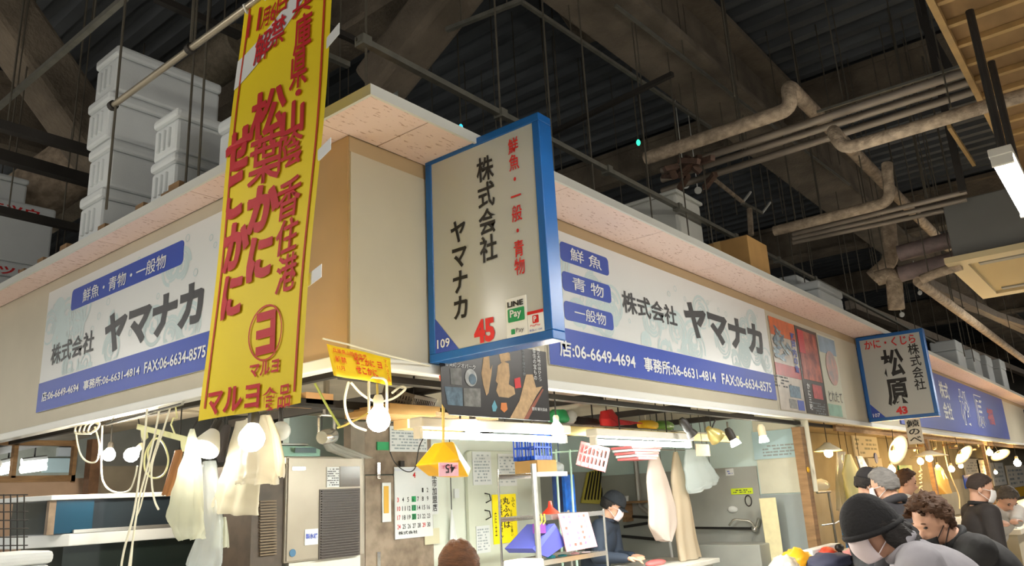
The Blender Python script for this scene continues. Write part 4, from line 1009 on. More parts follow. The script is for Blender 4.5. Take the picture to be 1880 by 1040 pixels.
p_ = at(1318, 805, y=.15); b = MB(); b.lathe(p_, (-.6, .3, .6), [(.075, 0), (.06, .05), (.03, .10), (.02, .13)], 20, cap=False); o = tag(b.build('tilted_shade', M('brass_shade', (206, 190, 120), .3, .5), smooth=True, thick=.003), 'tilted brassy lamp shade left of the lit spotlights', 'lamp'); b = MB(); b.tube([p_+V((-.06, .03, .06)), V((p_.x-.07, .12, 2.13))], .007, 6); b.build('stem', m_wire, o)
def dish(px, py, label, ax=(0, 0, 1), yy=.1, R_=.15, H_=.09, r=.045, power=8):
    p_ = at(px, py, y=yy); return bulb_lamp(p_, r, label, power, True, ax, V((p_.x, yy, 2.13)), (R_, H_), group='enamel dish lamps of the neighbouring stall', sock=m_cream)
dish(1521, 833, 'round enamel dish lamp beside the wooden post', (.05, 0, 1))
dish(1652, 828, 'enamel dish lamp tipped on edge left of the hanging slip', (.25, .67, .3), yy=-.05, R_=.2)
dish(1706, 842, 'wide enamel dish lamp with a pair of bulbs below the hanging slip', (.02, 0, 1), yy=-.05, R_=.26, H_=.08, r=.05)
dish(1772, 838, 'enamel dish lamp tilted toward the aisle', (.3, .7, .6), yy=-.1, R_=.2)
dish(1838, 838, 'smaller enamel dish lamp far along the neighbouring stall', (.4, .4, .8), yy=-.1, R_=.2)
for i, (px, py, yy, r) in enumerate(((1637, 863, .2, .05), (1690, 848, .3, .05), (1722, 860, .6, .05), (1747, 862, .2, .05), (1764, 856, .8, .05), (1817, 832, .0, .06), (1868, 851, 0, .08), (1828, 868, 1.2, .05))):
    p_ = at(px, py, y=yy); bulb_lamp(p_, r, 'bare bulb in the neighbouring stall, %s from the left' % ('first', 'second', 'third', 'fourth', 'fifth', 'sixth', 'last', 'seventh')[i], 7, True, (0, 0, 1), V((p_.x, p_.y, 2.15)), group='bare bulbs of the neighbouring stall', sock=m_cream)
# ================================================================== hanging bags, aprons and cords
GB = 'plastic bags hung under the left fascia'
dpx('plastic_bag', 'milky translucent bag hanging left of the reflector lamp', 'bag', [(350, 788), (340, 840), (318, 905), (308, 955), (338, 992)], [(356, 788), (366, 850), (370, 920), (374, 970), (368, 990)], .05, m_milky, ax='x', c=-.1, seed=3, group=GB, wrinkle=.01)
dpx('plastic_bag', 'long clear bag reaching to the bottom edge behind the lamp', 'bag', [(376, 848), (368, 900), (376, 960), (345, 1035), (350, 1062)], [(394, 846), (402, 900), (404, 960), (408, 1030), (398, 1062)], .05, m_clear, ax='x', c=.10, seed=4, group=GB, wrinkle=.012)
dpx('plastic_bag', 'wide white bag bundle behind the large bulb', 'bag', [(434, 775), (415, 840), (402, 890), (385, 940)], [(480, 770), (482, 850), (470, 905), (468, 948)], .05, m_wbag, ax='x', c=.12, seed=5, group=GB, wrinkle=.01)
dpx('plastic_bag', 'cream bag bundle with ragged ends right of the large bulb', 'bag', [(450, 772), (440, 830), (438, 880), (440, 890)], [(490, 762), (505, 800), (508, 850), (505, 890)], .05, m_wbag, ax='x', c=.03, seed=6, group=GB, wrinkle=.012)
dpx('plastic_bag', 'narrow cream bag corner pointing at the ice machine', 'bag', [(488, 764), (500, 800), (505, 840), (512, 872)], [(496, 762), (512, 800), (521, 846), (519, 878)], .02, m_wbag, ax='x', c=-.02, seed=7, group=GB)
dpx('plastic_bag', 'lower white bag under the bundle at the shelf edge', 'bag', [(404, 950), (398, 980), (392, 1006)], [(414, 950), (416, 980), (417, 1006)], .03, m_milky, ax='x', c=.2, seed=8, group=GB)
dpx('brown_gloves', 'pair of brown rubber gloves hanging from the clip hanger', 'gloves', [(322, 828), (312, 870), (304, 908)], [(336, 826), (326, 872), (316, 912)], .03, M('glove_brown', (170, 116, 66), .6, var=.2, scale=9), ax='x', c=.15, seed=9)
dpx('dark_apron', 'dark cloth hanging behind the reflector lamp', 'cloth', [(396, 782), (398, 820), (404, 850)], [(424, 780), (418, 815), (410, 850)], .03, M('cloth_dark', (60, 54, 52), .8), ax='x', c=.2, seed=10)
# rail and clip hanger
b = MB(); b.tube([at(195, 780, x=-.03), at(335, 742, x=-.03)], .009, 8); b.tube([at(200, 779, x=-.03), V((0, at(200, 779, x=-.03).y, 2.2))], .005, 6); b.tube([at(330, 743, x=-.03), V((0, at(330, 743, x=-.03).y, 2.2))], .005, 6)
tag(b.build('hanging_rail', m_chrome), 'thin bright rail below the left fascia trim', 'rail')
hg = thing('clip_hanger', 'pale yellow plastic clip hanger under the left fascia', 'hanger', at(300, 800, x=.05)); m_hy = M('hanger_yellow', (236, 234, 176), .45)
b = MB(); b.bar(at(253, 784, x=.05), at(348, 809, x=.05), .012, .03); b.build('arm', m_hy, hg)
b = MB(); b.tube([at(322, 800, x=.05), at(314, 780, x=.05), at(318, 768, x=.05), at(325, 768, x=.05), at(322, 745, x=.05)], .005, 6); b.build('hook', m_hy, hg)
for px, py in ((262, 788), (335, 808)):
    b = MB(); b.prism([at(px-4, py, x=.045), at(px+5, py+2, x=.045), at(px+7, py+16, x=.045), at(px, py+22, x=.045), at(px-3, py+14, x=.045)], (.012, 0, 0)); b.build('clip', m_hy, hg)
def cord(nm, label, pts, r, mat, ax, c, cat='cord', group=None, smoothn=6):
    P_ = [at(*p, **{ax: c}) for p in pts]; out = []
    for i in range(len(P_)-1):
        p0, p1, p2, p3 = P_[max(i-1, 0)], P_[i], P_[i+1], P_[min(i+2, len(P_)-1)]
        for j in range(smoothn):
            t_ = j/smoothn; out.append(.5*((2*p1)+(p2-p0)*t_+(2*p0-5*p1+4*p2-p3)*t_*t_+(3*p1-p0-3*p2+p3)*t_**3))
    out.append(P_[-1]); b = MB(); b.tube(out, r, 6); return tag(b.build(nm, mat, smooth=True), label, cat, group)
GC = 'white cords under the left fascia'
cord('white_cable', 'white cord crossing to the lower left, front one', [(270, 752), (266, 800), (258, 860), (246, 940), (228, 1010), (222, 1045)], .006, m_cord, 'x', -.06, group=GC)
cord('white_cable', 'white cord crossing behind the front one', [(293, 748), (286, 790), (270, 860), (255, 920), (243, 1000), (236, 1045)], .006, m_cord, 'x', -.03, group=GC)
cord('white_cable', 'white cord with a short free end', [(312, 750), (300, 790), (280, 850), (279, 890), (284, 920), (291, 936)], .006, m_cord, 'x', .0, group=GC)
cord('white_cable', 'white cord reaching down to the case shelf', [(296, 790), (275, 860), (258, 930), (248, 960), (240, 1042)], .005, m_cord, 'x', .02, group=GC)
cord('cable_loop', 'loose white cable loop left of the bluish bulb', [(138, 786), (146, 830), (160, 848), (178, 846), (182, 815), (174, 785)], .006, m_cord, 'x', .15, group=GC)
cord('cable_loop', 'white cable sagging below the two left bulbs', [(188, 780), (186, 860), (192, 890), (210, 904), (236, 902), (247, 880), (252, 856)], .006, m_cord, 'x', .18, group=GC)
for i in range(4): cord('cable_coil', 'white cable coil tied to the rail, loop %s' % ('one', 'two', 'three', 'four')[i], [(137+i*8, 793), (143+i*8, 780), (165+i*5, 775), (182, 782), (168, 795), (142+i*8, 797), (137+i*8, 793)], .006, m_cord, 'x', .06+.012*i, group='coiled cables at the left')
cord('coiled_hose', 'pale coiled cable beside the clip hanger', [(286, 800), (268, 830), (266, 862), (280, 878), (300, 872), (309, 845), (300, 815), (286, 806), (272, 830), (276, 866)], .006, m_hy, 'x', .1)
cord('green_strap', 'green strap slanting to the ice machine spotlight', [(578, 704), (600, 745), (625, 786)], .006, M('strap_green', (140, 150, 70), .6), 'y', .4)
cord('yellow_strap', 'yellow strap rising from the green strap toward the bulb', [(620, 786), (640, 778), (688, 748), (692, 700)], .006, M('strap_yellow', (222, 200, 110), .6), 'y', .4)
cord('white_loop_cable', 'white cable loop left of the bulb in the wire bail', [(640, 702), (633, 735), (638, 765), (650, 782), (672, 791)], .006, m_cord, 'y', .1)
cord('white_loop_cable', 'white cable bow crossing above the bulb in the wire bail', [(644, 702), (665, 725), (690, 737), (720, 733), (744, 715), (736, 710), (720, 722)], .006, m_cord, 'y', .12)
cord('thin_black_cable', 'thin black cable hanging by the printed list to the calendar', [(795, 745), (785, 790), (770, 820), (762, 860), (745, 866), (725, 850), (716, 830)], .004, m_wire, 'y', 1.7)
# small yellow banner on a cord
sy = thing('small_banner', 'small yellow banner with red writing hung on a cord at the corner', 'banner', (.0, -.1, 2.11))
m_y2 = M('small_banner_yellow', (252, 214, 16), .6); TL, TR, BR, BL = at(600, 632, y=-.1), at(717, 658, y=-.1), at(720, 708, y=-.1), at(613, 690, y=-.1)
def sbp(u_, v_): 
    p_ = (BL.lerp(BR, u_)).lerp(TL.lerp(TR, u_), v_); return V((p_.x, p_.y+.006*math.sin(u_*9), p_.z))
b = MB(); b.grid(sbp, 14, 6); b.build('cloth', m_y2, sy, thick=.002, smooth=2)
m_or = M('small_banner_red', (226, 60, 16), .6)
dR = (TR-TL).normalized(); dU = (TL-BL).normalized(); dN = dR.cross(dU)
def stext(s, u_, v_, w_, h_, bold=.03): return text(s, BL.lerp(BR, u_)+(TL-BL)*v_+V((0, -.009, 0)), dR, dU, w_, h_, m_or, sy, bold=bold, off=.001)
stext('兵庫県山陰香住港', .05, .74, .185, .022, .01); stext('松葉かに', .38, .50, .115, .034); stext('せこかに', .38, .20, .12, .034); stext('解禁', .06, .45, .06, .028, .015); stext('11月', .06, .2, .04, .02, .015); stext('ヨ', .78, .5, .026, .03); text('マ\nル\nヨ\n食\n品', BL.lerp(BR, .91)+(TL-BL)*.1+V((0, -.009, 0)), dR, dU, .02, .10, m_or, sy, bold=.015, off=.001)
b = MB(); b.tube([at(592, 622, y=-.1), at(640, 633, y=-.1), at(700, 650, y=-.1), at(742, 660, y=-.06), at(790, 672, y=-.03)], .004, 6); b.build('cord', m_cord, sy)
# black poster under the 45 sign
bp = thing('black_poster', 'black poster with driftwood pictures hanging below the 45 sign', 'poster', (.95, -.06, 1.99))
yk = -.06; m_pblack = M('poster_black', (36, 32, 30), .35)
b = MB(); A0, A1, A2, A3 = at(807, 664, y=yk), at(1002, 620, y=yk), at(1010, 771, y=yk), at(818, 765, y=yk); zb_ = (A2.z+A3.z)/2
b.prism([(A0.x, yk, 2.40), (A2.x, yk, 2.40), (A2.x+.0, yk, zb_), (A3.x+.03, yk, zb_), (A3.x-.02, yk, zb_+.05)], (0, .004, 0)); b.build('sheet', m_pblack, bp)
def pp(pts, mat, nm='printed_shape', off=.0015): 
    b = MB(); b.add([at(px, py, y=yk-off) for px, py in pts], [tuple(range(len(pts)))]); return b.build(nm, mat, bp)
m_drift = M('driftwood', (206, 172, 128), .6, var=.25, scale=30); m_pho = M('photo_blue', (110, 140, 160), .5, var=.5, scale=30); m_pho2 = M('photo_grey', (150, 150, 144), .5, var=.5, scale=25)
pp([(884, 686), (888, 655), (898, 652), (900, 680), (904, 670), (902, 690), (897, 722), (893, 727), (887, 706)], m_drift)
pp([(912, 690), (914, 672), (924, 664), (934, 668), (936, 690), (934, 706), (944, 712), (946, 724), (934, 731), (916, 729), (911, 718), (914, 705), (910, 700)], m_drift)
pp([(916, 650), (928, 643), (936, 650), (937, 662), (928, 664), (920, 666)], m_drift)
pp([(966, 688), (978, 688), (984, 712), (996, 710), (984, 728), (962, 770), (936, 769), (954, 736)], m_drift); pp([(962, 770), (978, 742), (996, 714), (998, 716), (970, 770)], M('crab_red', (150, 86, 66), .6), off=.002)
pp([(816, 710), (849, 712), (850, 746), (822, 744)], m_pho); pp([(851, 713), (882, 714), (883, 748), (852, 746)], m_pho2); pp([(826, 677), (847, 676), (848, 708), (828, 706)], m_pho2)
k = [(at(864, 694, y=yk)), .036]; b = MB(); b.lathe(k[0]+V((0, -.002, 0)), (0, -1, 0), [(.045, 0), (.045, .001)], 20); b.build('shell_mark', M('shell_white', (206, 210, 208), .5, var=.3, scale=40), bp)
b = MB(); b.lathe(k[0]+V((.01, -.0034, -.008)), (0, -1, 0), [(.028, 0), (.028, .001)], 16); b.build('shell_mark', m_pho, bp)
pp([(908, 735), (913, 748), (910, 756), (905, 756), (903, 746)], M('fish_blue', (100, 170, 190), .5)); pp([(920, 740), (930, 740), (932, 752), (926, 758), (919, 752)], M('crab_orange', (220, 130, 60), .5))
pp([(944, 696), (955, 693), (957, 712), (946, 714)], m_red)
ptext('香美町ジオパーク', m_print, bp, 816, 667, 872, 676, .01, y=yk-.001); ptext('海\nと\n大\n地\nの\nほ\nひ\nと\nつ', m_print, bp, 986, 640, 992, 700, .0, y=yk-.001); ptext('香\n住\nの\n宝\nも\nの', m_print, bp, 978, 640, 984, 698, .0, y=yk-.001); ptext('海\nの\n幸\nを\n味\nわ\nう\n旅', m_pgrey, bp, 958, 640, 963, 690, 0, y=yk-.001); ptext('豊岡 観光協会', m_print, bp, 976, 749, 1004, 755, 0, y=yk-.001)
for px in (812, 1002):
    p_ = at(px, 690, y=yk); b = MB(); b.tube([(p_.x, yk+.006, 2.19), (p_.x, yk+.006, 2.25)], .004, 6); b.build('tie', m_cord, bp)
# yellow pouch with upside-down number tag
yp_ = -.05; pch = thing('yellow_pouch', 'folded yellow hat shaped pouch hanging with a pink number tag', 'pouch', at(826, 878, y=yp_))
m_pou = M('pouch_yellow', (250, 190, 20), .45, var=.12, scale=9)
PT = lambda px, py, d=0: at(px, py, y=yp_)+V((0, d, 0))
b = MB(); b.v = [PT(820, 812, .02), PT(838, 811, .02), PT(865, 862, 0), PT(852, 877, -.03), PT(810, 874, -.03), PT(789, 853, 0), PT(826, 845, -.06), PT(820, 812, .09), PT(838, 811, .09), PT(865, 862, .1), PT(850, 876, .08), PT(808, 873, .08), PT(789, 853, .1)]
b.f = [(0, 6, 1), (1, 6, 2), (2, 6, 3), (3, 6, 4), (4, 6, 5), (5, 6, 0), (0, 1, 8, 7), (1, 2, 9, 8), (2, 3, 10, 9), (3, 4, 11, 10), (4, 5, 12, 11), (5, 0, 7, 12), (7, 8, 9, 10, 11, 12)]
b.build('pouch', m_pou, pch, bevel=.006)
tg0 = PT(806, 874, -.052); m_ptag = M('tag_pink', (250, 196, 206), .6); u0, u1, z0, z1 = rc(805, 850, 841, 875, y=yp_-.065); b = MB(); b.box((u0, yp_-.068, z0), (u1, yp_-.065, z1)); ptg = b.build('number_tag', m_ptag, pch)
text('45', (u1-.025, yp_-.0685, z0+.055), -X, -Z, (u1-u0)*.5, .04, m_black, ptg, off=.0015, bold=.01); text('まるよ', (u1-.01, yp_-.0685, z1-.012), -X, -Z, (u1-u0)*.8, .018, M('tag_red', (220, 90, 110), .6), ptg, off=.0015)
b = MB(); b.tube([PT(822, 812, .03), PT(822, 700, .03), V((PT(822, 690).x, 0, 2.2))], .008, 6); b.build('rope', M('rope_yellow', (226, 196, 110), .7), pch)
b = MB(); b.ball(PT(821, 690, .03), .02, 10, 6, (1, 1, 1.6)); b.build('red_knot', M('knot_red', (206, 92, 70), .6), pch)

# ================================================================== shelf of odds and ends under the stall roof
def crate(c, sx, sy, sz, mat, name, label, cat='crate', rot=0, tilt=0, ribs=6, group=None):
    """open plastic basket with slotted sides"""
    t = thing(name, label, cat, c, group); M3 = Matrix.Rotation(rot, 3, 'Z') @ Matrix.Rotation(tilt, 3, 'X')
    def put(mb): mb.v = [V(c)+M3 @ p for p in mb.v]; return mb
    b = MB(); b.box((-sx/2, -sy/2, 0), (sx/2, sy/2, .008)); put(b).build('base', mat, t)
    for s_ in (-1, 1):
        b = MB(); b.box((-sx/2, s_*sy/2-.004, sz-.02), (sx/2, s_*sy/2+.004, sz)); b.box((-sx/2, s_*sy/2-.003, 0), (sx/2, s_*sy/2+.003, .03))
        for i in range(ribs+1): xx = -sx/2+sx*i/ribs; b.box((xx-.005, s_*sy/2-.003, .0), (xx+.005, s_*sy/2+.003, sz))
        b.box((-sx/2, s_*sy/2-.002, sz*.5-.006), (sx/2, s_*sy/2+.002, sz*.5+.006)); put(b).build('side', mat, t)
        b = MB(); b.box((s_*sx/2-.004, -sy/2, sz-.02), (s_*sx/2+.004, sy/2, sz)); b.box((s_*sx/2-.003, -sy/2, 0), (s_*sx/2+.003, sy/2, .03))
        for i in range(ribs): yy = -sy/2+sy*i/(ribs-1); b.box((s_*sx/2-.003, yy-.005, 0), (s_*sx/2+.003, yy+.005, sz))
        b.box((s_*sx/2-.002, -sy/2, sz*.5-.006), (s_*sx/2+.002, sy/2, sz*.5+.006)); put(b).build('end', mat, t)
    return t
b = MB(); b.box((.95, .5, 2.07), (1.62, .75, 2.095)); sh = tag(b.build('overhead_plank', m_wood), 'wooden plank shelf under the stall roof above the calendar', 'shelf')
for xx in (1.0, 1.58): b = MB(); b.tube([(xx, .62, 2.09), (xx, .62, 2.33)], .006, 6); b.build('hanger', m_wire, sh)
b = slab(MB(), 748, 770, 862, 789, .12, y=.62); tag(b.build('pale_plank', M('pale_wood', (232, 196, 130), .6, var=.12, scale=6), bevel=.004), 'pale planed plank end behind the left tube', 'plank')
for i, (x0_, y0_, x1_, y1_) in enumerate(((700, 752, 800, 762), (716, 744, 808, 753))):
    b = slab(MB(), x0_, y0_, x1_, y1_, .3, y=.45); tag(b.build('folded_carton', m_card), ('lower flat folded carton on the overhead plank', 'upper flat folded carton on the overhead plank')[i], 'cardboard')
p_ = at(768, 742, y=.5); crate(p_+V((0, .1, -.02)), .26, .2, .1, M('wire_grey', (96, 86, 74), .5), 'wire_basket', 'grey wire basket on the overhead shelf left of the black poster', 'basket', .3, .35, 12)
b = slab(MB(), 562, 722, 612, 742, .2, y=.7); tag(b.build('small_carton', M('carton_pale', (226, 180, 130), .8)), 'small pale carton on the beam beside the banner foot', 'box')
b = MB(); b.box((.15, .7, 2.11), (2.4, .78, 2.15)); tag(b.build('roof_beam', m_dark), 'dark wooden beam crossing above the ice machine', 'beam')
# wire shelf over the right tube, with odds and ends
ws = thing('wire_shelf', 'long overhead wire shelf with bags above the right tube lamp', 'shelf', (3, .5, 2.06))
for yy in (.36, .46, .56): 
    b = MB(); b.tube([(1.7, yy, 2.05), (4.9, yy, 2.05)], .006, 6); b.build('wire', m_galv, ws)
for xx in (1.75, 2.8, 3.8, 4.85): b = MB(); b.tube([(xx, .36, 2.05), (xx, .56, 2.05), (xx, .56, 2.33)], .006, 6); b.build('hanger', m_wire, ws)
b = MB(); b.box((1.66, .4, 1.985), (5.1, .44, 2.045)); b.build('yellowed_rail', M('yellowed', (206, 186, 120), .5), ws)
def lump(nm, label, cat, px0, py0, px1, py1, yy, mat, dep=.1, seed=1, rough=.25):
    u0, u1, z0, z1 = rc(px0, py0, px1, py1, y=yy); c = V(((u0+u1)/2, yy+dep/2, (z0+z1)/2)); mb = MB(); mb.ball((0, 0, 0), 1, 18, 12)
    for i, p in enumerate(mb.v):
        q = p*(1+rough*noise.noise(p*2.2+V((seed, 0, 0)))); q = V((max(-.9, min(.9, q.x*1.1)), q.y, max(-.85, min(.95, q.z*1.1))))
        mb.v[i] = c+V((q.x*(u1-u0)/1.8, q.y*dep/2, q.z*(z1-z0)/1.8))
    return tag(mb.build(nm, mat, smooth=2), label, cat)
lump('green_bag', 'green and white packet on the overhead wire shelf', 'packet', 1026, 752, 1050, 777, .4, m_green, .12, 2)
lump('white_packet', 'white packet next to the green one on the wire shelf', 'packet', 1048, 753, 1064, 777, .42, m_pwhite, .12, 3)
lump('black_bundle', 'black crumpled bundle on the overhead wire shelf', 'bundle', 1062, 766, 1108, 782, .45, m_sock, .12, 4, .5)
dpx('red_bag', 'red bag hanging over the wire shelf', 'bag', [(1104, 756), (1104, 770), (1108, 784)], [(1122, 752), (1134, 772), (1178, 778)], .06, M('red_bag', (206, 40, 44), .5), ax='y', c=.4, seed=12)
lump('yellow_packet', 'yellow packet beside the unlit spotlight', 'packet', 1185, 772, 1214, 789, .4, M('packet_yellow', (236, 190, 30), .5), .1, 5, .1)
lump('green_packet', 'green striped packet beside the yellow one', 'packet', 1215, 773, 1242, 789, .4, M('packet_green', (90, 140, 50), .5), .1, 6, .1)
# hanging pink basket, striped tray
p_ = at(1085, 866, y=.55)
pkb = crate(p_+V((0, 0, .02)), .26, .2, .17, m_rose, 'pink_basket', 'pink plastic basket hanging below the right tube', 'basket', .55, .3, 8)
c_ = at(1085, 815, y=.55); b = MB(); b.tube([c_-Z*.02, (c_.x, .5, 2.05)], .004, 6); b.tube([c_+V((-.11, 0, -.06)), c_-Z*.02], .004, 6); b.tube([c_+V((.11, 0, -.06)), c_-Z*.02], .004, 6); b.build('cord', m_cord, pkb)
st_ = thing('striped_tray_stack', 'stack of red and white trays hanging right of the pink basket', 'trays', at(1190, 846, y=.6))
for i in range(5):
    u0, u1, z0, z1 = rc(1160+i*3, 820+i*5, 1214-i*2, 824+i*5, y=.6); b = MB(); b.box((u0, .6, z0), (u1, .8, z1)); b.build('tray', m_rose if i % 2 == 0 else m_pwhite, st_)
b = MB(); p_ = at(1190, 822, y=.68); b.tube([p_, (p_.x, .68, 2.33)], .004, 6); b.build('cord', m_cord, st_)
# aprons and bags at the right
GA = 'white aprons and bags hanging at the stall right'
m_apron = film('apron_white', (226, 214, 206), .04, .4); m_apy = film('apron_cream', (226, 212, 188), .06, .4)
dpx('apron', 'white apron with folded pocket, left one hanging in the stall', 'apron', [(1194, 832), (1186, 880), (1190, 930), (1190, 968), (1212, 992)], [(1206, 832), (1224, 880), (1238, 930), (1240, 965), (1226, 995)], .06, m_apron, ax='y', c=.85, seed=14, group=GA, folds=2)
dpx('apron', 'long cream apron hanging right of the white one', 'apron', [(1237, 830), (1232, 880), (1238, 930), (1240, 985), (1248, 1031)], [(1243, 830), (1258, 880), (1268, 930), (1276, 985), (1284, 1022)], .06, m_apy, ax='y', c=.9, seed=15, group=GA, folds=2)
dpx('plastic_bag', 'clear bag bundle hanging right of the aprons', 'bag', [(1258, 826), (1256, 860), (1262, 900), (1268, 908)], [(1290, 826), (1300, 850), (1318, 876), (1312, 888)], .06, film('bluish_bag', (222, 236, 240), .3), ax='y', c=.8, seed=16, group=GA, folds=3, wrinkle=.012)
b = MB(); b.tube([at(1178, 826, y=.85), at(1300, 828, y=.85)], .006, 6); b.tube([at(1180, 826, y=.85), V((at(1180, 826, y=.85).x, .85, 2.33))], .004, 6); b.tube([at(1298, 828, y=.85), V((at(1298, 828, y=.85).x, .85, 2.33))], .004, 6); tag(b.build('hanging_rail', m_galv), 'thin rail carrying the aprons', 'rail')
u0, u1, z0, z1 = rc(1278, 816, 1303, 838, y=.3); t = thing('paper_tag', 'brown printed card hanging from the right tube', 'card', at(1290, 838, y=.3)); b = MB(); b.box((u0, .3, z0), (u1, .304, z1)); b.build('card', M('card_tan', (190, 156, 120), .6, var=.3, scale=40), t); b = MB(); b.tube([((u0+u1)/2, .302, z1-.01), ((u0+u1)/2-.02, .302, 2.335)], .003, 5); b.build('string', m_wire, t)

# ================================================================== side wall fittings
xw = 5.968
nt = sheet('wall_notice', M('notice_blue', (176, 206, 214), .6), 'pale blue notice sheet on the side wall behind the spotlights', 'notice', 1382, 790, 1470, 842, .008, x=xw); lines(nt, m_pgrey, 1400, 815, 1465, 838, 4, 9, x=xw)
nt = sheet('wall_sticker', m_pwhite, 'small white sticker on the steel side panel', 'sticker', 1332, 861, 1347, 874, .004, x=xw); lines(nt, m_navy, 1334, 864, 1345, 872, 2, 2, x=xw)
nt = sheet('wall_sticker', M('sticker_lime', (206, 226, 40), .6), 'lime green label strip on the steel side panel', 'sticker', 1342, 897, 1382, 908, .004, x=xw); lines(nt, m_grey, 1346, 899, 1379, 906, 2, 3, x=xw)
p_ = at(1374, 920, x=xw); b = MB(); b.tube([p_+V((0, .035*math.cos(a), .055*math.sin(a))) for a in [i*pi/8 for i in range(17)]], .006, 6); tag(b.build('rubber_ring', m_wire), 'black rubber ring hanging under the lime label', 'ring')
lump_ = at(1345, 936, x=xw); b = MB(); b.ball(lump_, .05, 12, 8, (.4, 1.2, .7)); tag(b.build('suction_disc', m_pwhite, smooth=2), 'white round suction disc on the steel side panel', 'disc')
p_, q_ = at(1276, 970, x=xw-.05), at(1380, 971, x=xw-.05); fa = thing('wall_tap', 'long black water pipe with chrome tap on the side panel', 'tap', p_)
b = MB(); b.tube([p_, q_], .013, 8); b.build('pipe', m_wire, fa); b = MB(); b.tube(bend([q_, q_+V((-.02, -.05, 0)), q_+V((-.06, -.02, .08)), q_+V((-.1, .14, .10)), q_+V((-.1, .2, .04))], .03), .012, 8); b.build('spout', m_chrome, fa)
b = MB(); b.tube([q_+V((0, -.06, .02)), q_+V((-.02, -.1, .10))], .02, 8); b.ball(q_+V((-.02, -.04, -.01)), .035, 10, 6); b.build('valve', m_chrome, fa, smooth=True); b = MB(); b.tube([q_, q_+V((.06, 0, 0))], .02, 8); b.build('flange', m_chrome, fa)
sheet('outlet', m_cream, 'cream socket outlet on the white side panel', 'outlet', 1471, 879, 1485, 903, .03, x=xw-.015)
p_ = at(1483, 863, y=.05); b = MB(); b.lathe(p_, (0, -1, 0), [(.028, 0), (.028, .01), (.018, .012), (.018, .016)], 16); tag(b.build('push_button', M('button_gold', (226, 176, 30), .4)), 'round yellow button on the wooden post', 'button')
A = [at(1393, 916, x=5.75), at(1424, 914, x=5.75), at(1440, 1030, x=5.75), at(1411, 1036, x=5.75)]
b = MB(); b.prism(A, (.05, .02, 0)); tag(b.build('cutting_board', M('board_cream', (232, 222, 178), .6, var=.12, scale=14), bevel=.006), 'thick cream cutting board leaning on the side wall', 'cutting board')
b = slab(MB(), 1284, 1001, 1398, 1060, .35, x=5.5); tag(b.build('steel_sink', m_steeld, bevel=.01), 'dull steel sink below the wall tap', 'sink')
b = MB(); b.tube([at(1229, 990, y=1.6), at(1234, 1026, y=1.6)], .016, 8); sq = tag(b.build('squeegee', m_pwhite), 'white handled squeegee standing behind the aprons', 'squeegee'); b = MB(); b.bar(at(1210, 1027, y=1.6), at(1256, 1029, y=1.6), .03, .03); b.build('blade', m_rose, sq)
# things on the rear wall
yr = 2.58
pk = thing('dark_strip_board', 'yellow framed board with black strips leaning at the rear wall', 'board', at(1095, 925, y=yr)); m_lime = M('board_lime', (206, 196, 90), .6)
b = MB(); b.prism([at(1080, 868, y=yr), at(1122, 855, y=yr), at(1112, 910, y=yr), at(1100, 926, y=yr), at(1068, 924, y=yr)], (0, .02, 0)); b.build('backing', m_lime, pk)
for i in range(6): b = MB(); b.bar(at(1084+i*5, 868-i, y=yr-.01), at(1074+i*6, 918, y=yr-.01), .02, .01, up=(0, 1, 0)); b.build('black_strip', m_wire, pk)
b = slab(MB(), 1136, 921, 1180, 925, .2, x=5.77); o = tag(b.build('small_shelf', m_wood), 'small wooden shelf behind the worker with a white cup', 'shelf'); p_ = at(1152, 925, x=5.9); b = MB(); b.box((5.8, p_.y-.02, p_.z-.2), (5.97, p_.y+.02, p_.z-.005)); b.build('bracket', m_wood, o)
p_ = at(1150, 921, x=5.84); b = MB(); b.lathe((5.84, p_.y, p_.z), Z, [(.025, 0), (.035, .06)], 12); tag(b.build('white_cup', m_pwhite, smooth=True), 'small white cup on the shelf behind the worker', 'cup')
b = MB(); b.tube(bend([at(1166, 835, x=5.94), at(1170, 880, x=5.94), at(1174, 930, x=5.94), at(1200, 950, x=5.94)], .05), .03, 8); tag(b.build('drain_pipe', m_steel), 'grey drain pipe down the side wall', 'pipe')
for i, (x0_, y0_, x1_, y1_) in enumerate(((1125, 948, 1192, 951), (1146, 968, 1190, 961), (1128, 985, 1215, 992))):
    b = MB(); b.bar(at(max(x0_, 1142), y0_, x=5.96), at(x1_, y1_, x=5.96), .03, .03); tag(b.build('knife_rack_bar', m_wire), ('upper', 'middle', 'lower')[i]+' black bar on the steel panel behind the fishmonger', 'bar')
# wire rack with goods
yk2 = .9; rk = thing('wire_rack', 'chrome wire rack crowded with goods left of the worker', 'rack', (2.9, 1.0, 0))
xl, xr_ = 2.48, 3.38
for xx in (xl, xr_):
    for yy in (.9, 1.25): b = MB(); b.tube([(xx, yy, 0), (xx, yy, 1.80 if xx == xl else 1.46)], .009, 8); b.build('post', m_chrome, rk)
for zz in (1.745, 1.43, 1.12, .7):
    x1_ = xr_ if zz < 1.5 else xl+.42
    b = MB()
    for yy in (.9, 1.25): b.bar((xl, yy, zz), (x1_, yy, zz), .01, .035)
    for i in range(14): yy = .9+.35*i/13; b.bar((xl, yy, zz+.01), (x1_, yy, zz+.01), .005, .005)
    b.build('shelf', m_chrome, rk)
def crate_px(px0, px1, pyb, h, d, yy, mat, nm, label): 
    u0, u1, _, _ = rc(px0, pyb-2, px1, pyb, y=yy); z_ = at((px0+px1)/2, pyb, y=yy).z; return crate(((u0+u1)/2, yy+d/2, z_), u1-u0, d, h, mat, nm, label)
b = slab(MB(), 987, 845, 1022, 870, .22, y=.93); o = b.build('carton', m_card, None); tag(o, 'brown carton on the top shelf of the wire rack', 'box')
